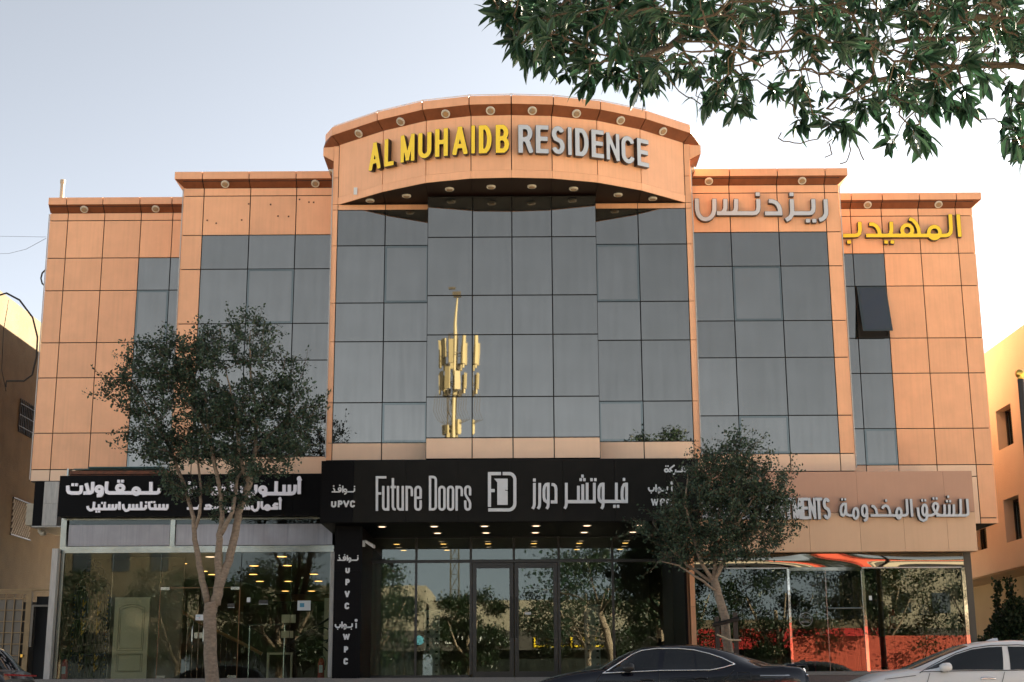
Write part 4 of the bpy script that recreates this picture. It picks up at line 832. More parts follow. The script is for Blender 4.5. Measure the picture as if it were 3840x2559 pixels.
# HOTEL ring on the door glass
lg = part('door_emblem', MB().tube([(7.22+.162*math.cos(a), YR-.004, 2.335+.162*math.sin(a)) for a in np.linspace(0, 6.2832, 33)], .007, 5), mat('etched_white', (.30, .30, .31), .6), bld)
ME = [lg.data.materials[0]]*2
for ch, xa, xb in (('H', 7.10, 7.14), ('O', 7.145, 7.19), ('T', 7.193, 7.23), ('E', 7.236, 7.27), ('L', 7.275, 7.31)):
    latin(lg, ch, lambda x, y, d, xa=xa: (xa+x, YR-.001-d, 2.25+y), xb-xa, .05, .009, .002, .003, ME)
letter(lg, [(arc(7.16, 2.40, .03, .035, 60, 330, 9)+[(7.20, 2.43)], .007, 'r'), ([(7.22, 2.38), (7.235, 2.40), (7.25, 2.37), (7.27, 2.40), (7.285, 2.44), (7.29, 2.36)], .007, 'r')], flat(YR-.001), .002, .003, ME)
# posters and stickers on glass
def sticker(x0, x1, z0, z1, y, label, m='paper'):
    o = part('window_sticker', MB().box(x0, x1, y-.004, y, z0, z1), M[m], None, loc=(x0, y, z0)); tag(o, label, 'sticker'); return o
o = sticker(-5.46, -5.13, 2.62, 2.86, YL-.003, 'pale blue notice on the left shop glass near the pillar'); part('print', MB().box(-5.40, -5.29, YL-.009, YL-.0075, 2.70, 2.80), M['blue'], o)
o = sticker(-7.99, -7.79, 2.39, 2.53, YL-.022, 'small white payment sticker on the left shop glass door'); part('print', MB().box(-7.97, -7.87, YL-.028, YL-.0265, 2.485, 2.50), M['blue'], o); part('print', MB().box(-7.91, -7.875, YL-.028, YL-.0265, 2.44, 2.455), M['red'], o)
o = sticker(-6.43, -6.20, 2.78, 2.88, YL-.003, 'black opening hours label with a white line on the left shop glass', 'frame'); part('print', MB().box(-6.43, -6.20, YL-.009, YL-.0075, 2.775, 2.785), M['paper'], o)
o = sticker(-7.20, -7.03, 2.70, 2.80, YL-.022, 'black opening hours label on the glass door behind the tree trunk', 'frame'); part('print', MB().box(-7.2, -7.03, YL-.028, YL-.0265, 2.695, 2.703), M['paper'], o)
sticker(-6.73, -6.645, 2.83, 2.945, YL-.003, 'tiny white square sticker on the left shop glass above head height')
sticker(8.83, 8.90, 2.80, 2.905, YR-.003, 'tiny white sticker on the right shop glass beside the chrome post')
sticker(.22, .38, 2.50, 2.565, YG-.005, 'small white label on the right leaf of the centre shop door')
sticker(-5.85, -5.50, 2.32, 2.52, YL+.03, 'upper of two cream cards inside the left shop glass', 'cream_door'); sticker(-5.85, -5.55, 1.95, 2.12, YL+.03, 'lower of two cream cards inside the left shop glass', 'cream_door')

# ------------------------------------------------------------------ interiors
c4_ = crop(0, 1650, 2242/1300)
for px_, py_, wm in ((1360, 757, 0), (1823, 755, 1), (1643, 815, 1), (1860, 813, 1), (1315, 850, 1), (1373, 871, 1), (1637, 870, 1), (2030, 869, 1), (1680, 915, 1), (1865, 915, 1), (2060, 914, 1), (1845, 978, 1), (2015, 978, 1), (1645, 1020, 1), (1150, 790, 1), (1180, 800, 1)):
    v = at(*c4_(px_, py_), 40.)-EYE; v = v*((4.117-EYE.z)/v.z); x, y = v.x, v.y
    o = part('ceiling_lamp', MB().lathe((x, y, 4.129), [(.15, 0), (.15, .012), (.13, .014)], Vector((0, 0, -1)), 14), M['ring'], bld)
    part('lens', MB().lathe((x, y, 4.115), [(.128, -.001), (.125, .003)], Vector((0, 0, -1)), 12), M['lamp_warm'] if wm else M['lamp_white'], o)
part('ceiling_beam', MB().box(-8.8, -4.45, 53.0, 53.3, 3.85, 4.12), M['wood'], bld)
part('partition_wall', MB().box(-10.3, -8.75, 38.4, 38.5, .965, 4.12), M['beige_wall'], bld)
part('partition_wall', MB().box(-11.36, -10.3, 38.9, 39.0, .965, 4.12), M['beige_wall'], bld)
part('stair_wall', MB().box(-8.74, -6.4, 47.0, 47.1, .965, 3.4), M['dark_wall'], bld)
dp = thing('display_door', 'tall cream panelled door leaf leaning inside the left shop window', 'door', (-9.6, 36.9, .965))
part('door_leaf', MB().box(-10.1, -9.22, 36.86, 36.92, .965, 2.98), M['cream_door'], dp)
for z0, z1, a in ((2.02-.7+.35, 2.72, 1), (1.15, 1.58, 0)):
    q = [(-9.98, z0), (-9.34, z0), (-9.34, z1)]+([(-9.50, z1+.07), (-9.66, z1+.095), (-9.82, z1+.07)] if a else [])+[(-9.98, z1), (-9.98, z0)]
    for off_ in (0, .05):
        qq = [(-9.66+(x+9.66)*(1-off_*2.6), (z0+z1)/2+(z-(z0+z1)/2)*(1-off_*2)) for x, z in q]
        part('moulding', MB().tube([(x, 36.858, z) for x, z in qq], .012, 5), mat('moulding_%d_%d' % (a, int(off_*100)), (.42, .36, .23), .6), dp)
og = thing('ornate_gate', 'black wrought iron gate leaf with gold ornaments inside the left shop window', 'gate', (-10.8, 37.2, .965))
part('gate_frame', MB().box(-11.25, -11.19, 37.2, 37.24, .965, 3.2).box(-10.40, -10.34, 37.2, 37.24, .965, 3.2).box(-11.19, -10.40, 37.2, 37.24, .965, 1.02).box(-11.19, -10.40, 37.2, 37.24, 1.55, 1.6).box(-11.19, -10.40, 37.2, 37.24, 2.45, 2.5), M['iron'], og)
for k in range(9): part('bar', MB().tube([(-11.14+k*.085, 37.22, 1.0), (-11.14+k*.085, 37.22, 3.2)], .012, 5), M['iron'], og)
def scroll(cx, cz, r, a0, turn, y=37.2, fl=1):
    return [(cx+fl*r*(1-t/14)*math.cos(a0+turn*t/12), y, cz+r*(1-t/14)*math.sin(a0+turn*t/12)) for t in range(13)]
for cx, cz, r, a0, f in ((-11.0, 3.35, .2, 0, 1), (-10.55, 3.35, .2, 0, -1), (-10.95, 3.62, .17, .5, 1), (-10.62, 3.62, .17, .5, -1), (-10.88, 3.8, .12, 1, 1), (-10.7, 3.8, .12, 1, -1), (-11.12, 3.25, .13, 2, 1), (-10.44, 3.25, .13, 2, -1), (-10.78, 3.5, .14, 2, 1)):
    part('scroll', MB().tube(scroll(cx, cz, r, a0, 7, fl=f), .016, 5), M['iron'], og)
part('finial', MB().lathe((-10.78, 37.2, 3.8), [(.03, 0), (.05, .08), (.02, .14), (.005, .2)], n=8), M['iron'], og)
for k in range(18):
    for sx in (-11.22, -10.37): part('rivet', MB().lathe((sx, 37.19, 1.1+k*.115), [(.012, -.02), (.017, 0), (.012, .02)], n=6), M['gold'], og)
for cx in (-10.98, -10.6):
    for cz, s in ((2.35, 1.), (2.15, .8), (1.5, .9), (1.25, 1.), (2.85, .8), (2.62, .7)):
        for q in range(3):
            a = q*2.1; part('ornament', MB().lathe((cx+.035*s*math.cos(a), 37.18, cz+.06*s*math.sin(a)), [(.004, -.07*s), (.028*s, -.02), (.012*s, .02), (.03*s, .05*s), (.003, .09*s)], Vector((math.cos(a)*.5, 0, 1)), 7), M['gold'], og)
def extinguisher(x, y, z, lab):
    t = thing('fire_extinguisher', lab, 'fire extinguisher', (x, y, z), 'fire extinguishers behind the shop glass')
    part('cylinder', MB().lathe((x, y, z), [(.06, 0), (.082, .02), (.082, .40), (.06, .47), (.025, .50)], n=16), M['red'], t, smooth=False)
    part('label_sheet', MB().box(x-.045, x+.045, y-.088, y-.083, z+.14, z+.32), M['paper'], t)
    v = part('valve', MB().box(x-.03, x+.03, y-.03, y+.03, z+.50, z+.56), M['iron'], t)
    part('handle', MB().tube([(x-.09, y, z+.60), (x+.05, y, z+.57)], .012, 5).tube([(x-.09, y, z+.55), (x+.05, y, z+.56)], .01, 5), M['iron'], t)
    part('hose', MB().tube([(x+.03, y, z+.54), (x+.09, y-.03, z+.5), (x+.11, y-.04, z+.35), (x+.09, y-.04, z+.2)], .012, 6), M['iron'], t)
extinguisher(-11.24, 36.8, .965, 'red fire extinguisher in the far left corner of the left shop window')
extinguisher(-4.86, 36.85, .965, 'red fire extinguisher with white label behind glass beside the black pillar')
extinguisher(9.55, 37.3, 2.12, 'red fire extinguisher hung high behind the right shop glass')
part('extinguisher_shelf', MB().box(9.3, 9.8, 37.1, 37.5, 2.07, 2.115), M['dark_wall'], bld)
st = thing('stair_railing', 'curved wooden handrail with thin dark balusters inside the left shop', 'railing', (-7.6, 39, .965))
hr = [(-8.9, 38.9, 2.75), (-8.2, 38.9, 2.35), (-7.4, 38.9, 1.98), (-6.7, 38.9, 1.62)]
part('handrail', MB().tube(hr, .045, 8), M['wood'], st); part('handrail', MB().tube([(x+.7, y+1.2, z+.1) for x, y, z in hr], .03, 8), M['iron'], st)
for k in range(15):
    x = -8.85+k*.15; z = 2.72-(x+8.9)*.515; part('baluster', MB().tube([(x, 38.9, .97), (x, 38.9, z)], .009, 5), M['steel'], st)
rl = thing('scroll_railing', 'black iron stair railing with big scrolls inside the left shop near the pillar', 'railing', (-5.2, 38, .965))
part('handrail', MB().tube([(-6.0, 38, 1.75), (-5.3, 38, 2.2), (-4.5, 38, 2.7)], .03, 8), M['iron'], rl)
for cx, cz, r, f in ((-5.3, 1.85, .2, 1), (-4.95, 2.05, .24, -1), (-5.05, 1.6, .2, 1), (-4.7, 1.8, .22, -1), (-4.7, 2.35, .16, 1), (-5.5, 1.55, .18, -1)): part('scroll', MB().tube(scroll(cx, cz, r, .3, 7.5, 38, f), .022, 6), M['iron'], rl)
o = part('frame_panel', MB().box(-6.35, -6.30, 37.6, 37.7, .97, 1.62).box(-5.75, -5.70, 37.6, 37.7, .97, 1.62).box(-6.30, -5.75, 37.6, 37.7, 1.57, 1.62), M['cream_door'], None, loc=(-6, 37.6, .97)); tag(o, 'low cream door frame sample standing on the left shop floor', 'frame')
gl = thing('glass_counter', 'tall glass stand with a steel top rail behind the left shop glass', 'stand', (-6.3, 37, .965))
part('top_rail', MB().tube([(-6.75, 37.0, 2.28), (-5.75, 37.0, 2.30)], .025, 8), M['steel'], gl)
for x in (-6.7, -5.82): part('leg', MB().tube([(x, 37.0, .97), (x, 37.0, 2.28)], .02, 6), M['steel'], gl)
o = part('cream_door_sample', MB().box(-5.05, -4.70, 38.6, 38.65, .97, 3.05), M['cream_door'], None, loc=(-5, 38.6, .97)); tag(o, 'cream door sample at the right end of the left shop behind the scroll railing', 'door')
# centre shop
for k, (x, lab) in enumerate(((-2.15, 'white display tower of door handles behind the left pane of the centre shop'), (1.95, 'wide white display tower with rows of door handles right of the centre doors'))):
    t = thing('handle_display', lab, 'display stand', (x, 38.0, .95), 'handle display stands in the centre shop')
    part('board', MB().box(x-.20, x+.20, 37.6, 37.68, .96, 2.62+.12*k), M['white_paint'], t); part('cap', MB().box(x-.26, x+.26, 37.55, 37.73, 2.625+.12*k, 2.66+.12*k), M['steel'], t)
    for q in range(9):
        for sx in (-.11, .11): part('door_handle', MB().box(x+sx-.02, x+sx+.05, 37.57, 37.598, 1.1+q*.165, 1.15+q*.165), M['iron'], t)
part('partition_wall', MB().box(-3.9, 4.02, 44.0, 44.1, .95, 4.45), M['beige_wall'], bld)
cu = part('curtain', MB(), M['film'], None, loc=(-3.2, 37.4, 1)) if False else None
def curtain(name, x0, x1, y, z0, z1, m, lab, n=40, amp=.05, wl=.16):
    b = MB()
    for i in range(n+1):
        x = x0+(x1-x0)*i/n; yy = y+amp*math.sin(x/wl*6.283)+.02*math.sin(x*23)
        b.v += [(x, yy, z0), (x, yy, z1)]
    for i in range(n): b.f.append((2*i, 2*i+2, 2*i+3, 2*i+1)); b.m.append(0)
    o = part(name, b, m, None, loc=(x0, y, z0), smooth=True); tag(o, lab, 'curtain'); return o
M['curtain'] = mat('olive_curtain', (.20, .16, .08), .9); M['gcurtain'] = mat('grey_curtain', (.20, .22, .23), .9); M['chev'] = mat('chevron_wood', (.30, .22, .08), .6, var=.3, vscale=8)
M['pale'] = mat('pale_sheer', (.42, .44, .40), .9)
curtain('curtain', -3.8, -2.6, 37.5, 1.0, 3.9, M['pale'], 'pale sheer curtain hanging inside the leftmost pane of the centre shop')
curtain('curtain', 7.75, 8.55, 38.2, 1.05, 3.5, M['curtain'], 'olive curtain behind the glass door of the right shop')
curtain('curtain', 8.8, 9.25, 38.2, 1.05, 3.5, M['curtain'], 'narrow olive curtain just right of the chrome door post')
curtain('curtain', 10.85, 11.15, 36.9, 1.05, 3.55, M['gcurtain'], 'grey curtain hanging at the right corner of the right shop', 16, .03, .1)
ch = thing('chevron_screen', 'wooden chevron panel screen behind the right shop window', 'screen', (10, 38, 1))
for k in range(16):
    z = 1.0+k*.17
    for s, x0, x1 in ((1, 9.4, 10.1), (-1, 10.11, 10.8)):
        za, zb_ = (z+.35, z) if s > 0 else (z, z+.35)
        part('board', MB().hexa([(x0, 38.0, za), (x1, 38.0, zb_), (x1, 38.04, zb_), (x0, 38.04, za)], [(x0, 38.0, za+.16), (x1, 38.0, zb_+.16), (x1, 38.04, zb_+.16), (x0, 38.04, za+.16)]), M['chev'], ch)
M['orangefab'] = mat('orange_fabric', (.65, .13, .04), .8); M['redfab'] = mat('red_fabric', (.55, .05, .03), .7)
def armchair(x, y, m, lab, wv=.7):
    t = thing('armchair', lab, 'armchair', (x, y, 1.0), 'armchairs in the right shop')
    part('seat', MB().box(x-wv/2+.1, x+wv/2-.1, y-.3, y+.25, 1.18, 1.42), M[m], t); part('backrest', MB().hexa([(x-wv/2, y+.2, 1.2), (x+wv/2, y+.2, 1.2), (x+wv/2, y+.34, 1.2), (x-wv/2, y+.34, 1.2)], [(x-wv/2+.04, y+.3, 1.95), (x+wv/2-.04, y+.3, 1.95), (x+wv/2-.04, y+.42, 1.95), (x-wv/2+.04, y+.42, 1.95)]), M[m], t)
    for s in (-1, 1):
        part('armrest', MB().box(x+s*(wv/2-.1)-(.1 if s < 0 else 0), x+s*(wv/2-.1)+(.1 if s > 0 else 0), y-.32, y+.2, 1.1, 1.62), M[m], t)
        part('leg', MB().box(x+s*.25-.02, x+s*.25+.02, y-.25, y-.2, 1.0, 1.18), M['iron'], t); part('leg', MB().box(x+s*.25-.02, x+s*.25+.02, y+.15, y+.2, 1.0, 1.18), M['iron'], t)
armchair(8.2, 38.7, 'redfab', 'red armchair behind the glass door of the right shop'); armchair(9.2, 37.5, 'redfab', 'ribbed red armchair just right of the chrome post', .8); armchair(10.3, 37.4, 'orangefab', 'orange armchair in front of the chevron screen', .9)
fl = thing('floor_lamp', 'floor lamp with a pale shade behind the right shop glass', 'lamp', (10.35, 37.2, 1)); part('lamp_shade', MB().lathe((10.35, 37.2, 2.45), [(.14, 0), (.11, .26)], n=18), M['film'], fl); part('pole', MB().tube([(10.35, 37.2, 1.0), (10.35, 37.2, 2.45)], .014, 6), M['iron'], fl); part('base', MB().lathe((10.35, 37.2, 1.0), [(.13, 0), (.13, .02)], n=16), M['iron'], fl)
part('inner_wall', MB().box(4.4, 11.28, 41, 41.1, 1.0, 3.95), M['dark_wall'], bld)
# cctv camera on the pillar
t = thing('security_camera', 'small white and black security camera on the black pillar under the centre sign', 'camera', (-3.62, 34.4, 4.1))
part('mount', MB().box(-3.63, -3.57, 34.35, 34.42, 3.98, 4.12), M['paper'], t); part('body', MB().hexa([(-3.57, 34.30, 4.07), (-3.35, 34.15, 3.92), (-3.31, 34.2, 3.92), (-3.53, 34.35, 4.07)], [(-3.57, 34.30, 4.13), (-3.35, 34.15, 3.99), (-3.31, 34.2, 3.99), (-3.53, 34.35, 4.13)]), M['marble'], t)
# under the left wing
part('underside_soffit', MB().box(-13.2, -11.52, 39.06, 46, 6.245, 6.27), M['dark'], bld)
t = thing('corner_cladding', 'black column and white marble slabs under the left wing', 'cladding', (-12.7, 38.9, 5.0))
part('black_column', MB().box(-13.03, -12.76, 38.92, 39.5, 5.03, 6.22), M['black2'], t)
for z0, z1 in ((5.03, 5.62), (5.625, 6.22)): part('stone_slab', MB().box(-12.755, -12.36, 38.88, 39.4, z0, z1), M['marble'], t)
part('soffit', MB().box(-13.03, -11.5, 38.9, 41, 4.99, 5.025), M['marble'], t)
o = part('ac_unit', MB().box(-13.22, -13.04, 38.95, 39.5, 5.05, 5.63), M['pipe'], None, loc=(-13.1, 39, 5.05)); tag(o, 'cream box unit fixed to the black column beside the striped vent', 'box')
o = part('drain_pipe', MB().tube([(-12.9, 39.2, 5.0), (-12.9, 39.2, 4.92), (-12.82, 39.15, 4.84), (-12.72, 39.1, 4.84)], .06, 10), M['pipe'], None, loc=(-12.8, 39.2, 4.9)); tag(o, 'short bent cream drain pipe under the marble slabs', 'pipe')
# gate in the passage
gt = thing('passage_gate', 'tan metal gate with a grid of dusty glass squares in the left passage', 'gate', (-14.2, 41, .14))
part('top_beam', MB().box(-16.4, -12.7, 41.0, 41.1, 3.44, 3.50), M['gate'], gt)
b = MB()
for x in (-15.5, -15.26, -15.02, -14.78, -14.54, -14.30, -14.06, -13.82): b.box(x-.012, x+.012, 40.98, 41.02, 1.0, 3.36)
for k in range(8): b.box(-15.5, -13.72, 40.975, 41.015, 1.04+k*.31, 1.065+k*.31)
part('gate_grid', b, M['gate'], gt); part('gate_frame', MB().box(-13.72, -13.57, 40.96, 41.05, .5, 3.43).box(-15.6, -13.72, 40.96, 41.05, 3.36, 3.43).box(-15.6, -13.72, 40.96, 41.05, .5, 1.0), M['gate'], gt)
for i in range(7):
    for k in range(7): part('pane', MB().box(-15.5+i*.24+.014, -15.26+i*.24-.014, 41.03, 41.035, 1.07+k*.31, 1.34+k*.31), M['gateglass'], gt)
part('padlock', MB().box(-13.75, -13.69, 40.9, 40.96, 1.62, 1.70), M['gold'], gt)
t = thing('black_side_door', 'black metal door standing ajar beside the tan passage gate', 'door', (-13.2, 40.5, .14)); part('door_leaf', MB().box(-13.5, -12.6, 41.2, 41.26, .2, 3.3), M['dark'], t); part('door_frame', MB().box(-13.54, -13.47, 40.9, 41.0, 1.9, 3.05).box(-13.47, -13.0, 40.9, 41.0, 3.0, 3.05), M['gateglass'], t)

# ------------------------------------------------------------------ neighbours
def wall_x(parent, X, y0, y1, z0, z1, holes, m, th=.35, side=-1):
    """wall along Y with rectangular holes; side -1: thickness goes to -X"""
    a, c = (X-th, X) if side < 0 else (X, X+th); ys = sorted({y0, y1}|{h[0] for h in holes}|{h[1] for h in holes}); zs = sorted({z0, z1}|{h[2] for h in holes}|{h[3] for h in holes})
    b = MB()
    for i in range(len(ys)-1):
        k = 0
        while k < len(zs)-1:
            cyy = (ys[i]+ys[i+1])/2
            if any(h[0] <= cyy <= h[1] and h[2] <= (zs[k]+zs[k+1])/2 <= h[3] for h in holes): k += 1; continue
            j = k
            while j < len(zs)-1 and not any(h[0] <= cyy <= h[1] and h[2] <= (zs[j]+zs[j+1])/2 <= h[3] for h in holes): j += 1
            b.box(a, c, ys[i], ys[i+1], zs[k], zs[j]); k = j
    return part('wall', b, m, parent)
nl = thing('brown_neighbour_building', 'rough brown rendered building with barred window at the left edge', 'building', (-18, 45, 0))
wall_x(nl, -16.5, 39.5, 62, .14, 13.22, [(47.15, 48.65, 9.1, 10.22), (47.2, 49.05, 5.72, 6.88), (44.3, 45.3, 6.3, 7.0)], M['stucco'])
part('wall', MB().box(-24, -16.86, 39.5, 39.8, .14, 13.2), M['stucco'], nl); part('roof', MB().box(-24, -16.86, 39.8, 62, 12.6, 12.8), M['stucco'], nl); part('wall', MB().box(-17.3, -16.9, 39.8, 62, .14, 12.6), M['dark'], nl)
w_ = part('barred_window', MB().box(-16.80, -16.76, 47.15, 48.65, 9.1, 10.22), M['dark'], nl)
for k in range(9): part('bar', MB().tube([(-16.47, 47.2+k*.175, 9.1), (-16.47, 47.2+k*.175, 10.22)], .015, 5), M['iron'], w_)
for k in range(3): part('bar', MB().tube([(-16.47, 47.15, 9.3+k*.38), (-16.47, 48.65, 9.3+k*.38)], .015, 5), M['iron'], w_)
w_ = part('striped_vent', MB().box(-16.7, -16.66, 47.2, 49.05, 5.72, 6.88), M['dark'], nl)
for k in range(-6, 10):
    y0, z0 = 47.2+k*.2, 5.72; y1, z1 = y0+1.16, 6.88
    if y0 < 47.2: z0 += 47.2-y0; y0 = 47.2
    if y1 > 49.05: z1 -= y1-49.05; y1 = 49.05
    if y1-y0 > .1: part('slat', MB().hexa([(-16.5, y0, z0), (-16.5, y0+.06, z0), (-16.46, y0+.06, z0), (-16.46, y0, z0)], [(-16.5, y1-.06, z1), (-16.5, y1, z1), (-16.46, y1, z1), (-16.46, y1-.06, z1)]), M['pipe'], w_)
part('vent_frame', MB().box(-16.48, -16.44, 47.15, 49.1, 5.68, 5.72).box(-16.48, -16.44, 47.15, 49.1, 6.88, 6.92), M['alu'], w_)
w_ = part('small_window', MB().box(-16.7, -16.66, 44.3, 45.3, 6.3, 7.0), M['dark'], nl)
o = part('loose_cable', MB().tube([dd(-6, 680, 41), dd(15, 674, 41), dd(45, 690, 41), dd(75, 730, 41), dd(86, 775, 41), dd(84, 820, 41), dd(74, 862, 41), dd(55, 876, 41), dd(15, 876, 41), dd(13, 890, 41)], .028, 6), M['cable'], None, loc=(-14, 41, 8)); tag(o, 'thick black cable looping down the brown wall at the left', 'cable')
o = part('loose_cable', MB().tube([dd(105, 620, 39.1), dd(97, 628, 39.1), dd(94, 640, 39.1), dd(97, 652, 39.1), dd(102, 656, 39.1)], .025, 6), M['cable'], None, loc=(-13.2, 39, 11)); tag(o, 'short black cable loop at the upper left corner of the building', 'cable')
o = part('overhead_wire', MB().tube([dd(-30, 543, 46), dd(50, 544, 42), dd(106, 545, 39.3)], .006, 4), M['cable'], None, loc=(-20, 45, 14)); tag(o, 'upper thin wire crossing the sky at the far left', 'wire', 'overhead wires')
o = part('overhead_wire', MB().tube([dd(-30, 584, 46), dd(20, 583, 44), dd(60, 573, 42), dd(106, 548, 39.3)], .006, 4), M['cable'], None, loc=(-20, 45, 13)); tag(o, 'lower sagging wire in the sky at the far left', 'wire', 'overhead wires')
o = part('wall_wire', MB().tube([dd(20, 690, 44), dd(8, 760, 44), dd(4, 850, 44), dd(14, 900, 44)], .012, 4), M['cable'], None, loc=(-16.4, 44, 10)); tag(o, 'thin dark wire running down the brown wall', 'wire')

nr = thing('beige_neighbour_building', 'beige rendered building with deep dark windows at the right edge', 'building', (19, 46, 0))
H_ = [(44.37, 45.78, 5.11, 6.45), (44.37, 45.78, 8.05, 9.32), (47.7, 49.3, 5.13, 6.4), (41, 42.2, 5.11, 6.45), (41, 42.2, 8.05, 9.32)]
wall_x(nr, 15.5, 38, 66, 4.29, 11.4, H_, M['stucco2'], .5, 1)
part('wall', MB().box(15.5, 26, 37.7, 38, .14, 11.4), M['stucco2'], nr); part('roof', MB().box(16, 26, 38, 66, 11.0, 11.2), M['stucco2'], nr)
part('sun_blocker', MB().box(19, 26, 38.4, 50, 11.2, 15.5), M['stucco2'], nr)  # unseen block added to keep the sun off the young street tree
part('lower_wall', MB().box(16.7, 17, 38, 66, .14, 4.28), M['stucco3'], nr); part('soffit', MB().box(15.52, 17, 38.01, 66, 4.24, 4.286), M['stucco3'], nr); part('wall', MB().box(16.05, 16.2, 38.1, 66, 4.3, 10.9), M['dark'], nr)
for y0, y1, z0, z1 in H_:
    w_ = part('window_frame', MB().box(15.80, 15.86, y0, y0+.08, z0, z1).box(15.80, 15.86, y1-.08, y1, z0, z1).box(15.80, 15.86, y0+.08, y1-.08, z0, z0+.07).box(15.80, 15.86, y0+.08, y1-.08, z1-.07, z1).box(15.79, 15.85, (y0+y1)/2-.035, (y0+y1)/2+.035, z0+.07, z1-.07), M['alu'], nr)
    part('pane', MB().box(15.87, 15.88, y0+.08, y1-.08, z0+.07, z1-.07), M['shop'], w_); 
    b = MB()
    for i in range(13): b.v += [(15.98+.02*math.sin(i*2.), y0+.1+i*.08, z0), (15.98+.02*math.sin(i*2.), y0+.1+i*.08, z1)]
    for i in range(12): b.f.append((2*i, 2*i+2, 2*i+3, 2*i+1)); b.m.append(0)
    part('curtain', b, M['pale'], w_)
lp = thing('lamp_post', 'black post topped with a brass ball at the right edge', 'post', (10.55, 30, 0))
pt = dd(2345, 872, 30); part('pole', MB().tube([(pt.x+.0, 30, .15), (pt.x, 30, pt.z)], [.09, .065], 12), M['alu'], lp); part('ball', MB().lathe((pt.x, 30, pt.z), [(.05, 0), (.07, .02)]+[(.10*math.sin(a), .12-.10*math.cos(a)) for a in np.linspace(.5, 3.1, 8)], n=16), M['gold'], lp, smooth=True)

# ------------------------------------------------------------------ cars
def paint(name, col, met=.0, rough=.25): 
    m = mat(name, col, rough, met, spec=.35, coat=.55); m.node_tree.nodes['Principled BSDF'].inputs['Coat Roughness'].default_value = .04; return m
M['navy'] = paint('dark_blue_paint', (.004, .005, .011), .2, .2); M['pearl'] = paint('white_car_paint', (.62, .63, .64), 0, .3); M['dkgrey'] = paint('dark_grey_paint', (.03, .03, .033), .3, .3)
M['cglass'] = mat('tinted_car_glass', (.010, .012, .014), .03, spec=.6); M['trim'] = mat('chrome_trim', (.8, .8, .8), .12, 1.); M['rubber'] = mat('rubber', (.012, .012, .012), .7); M['rim'] = mat('alloy', (.5, .5, .5), .3, .9)
M['tail'] = mat('tail_lamp', (.35, .01, .01), .12, coat=1.); M['taillit'] = mat('tail_strip', (.22, .008, .008), .3); M['hlamp'] = mat('headlamp', (.5, .52, .54), .08, coat=1.); M['plastic'] = mat('black_plastic', (.015, .015, .016), .35)
def interp(tab, x):
    xs, zs = zip(*tab); return float(np.interp(x, xs, zs))
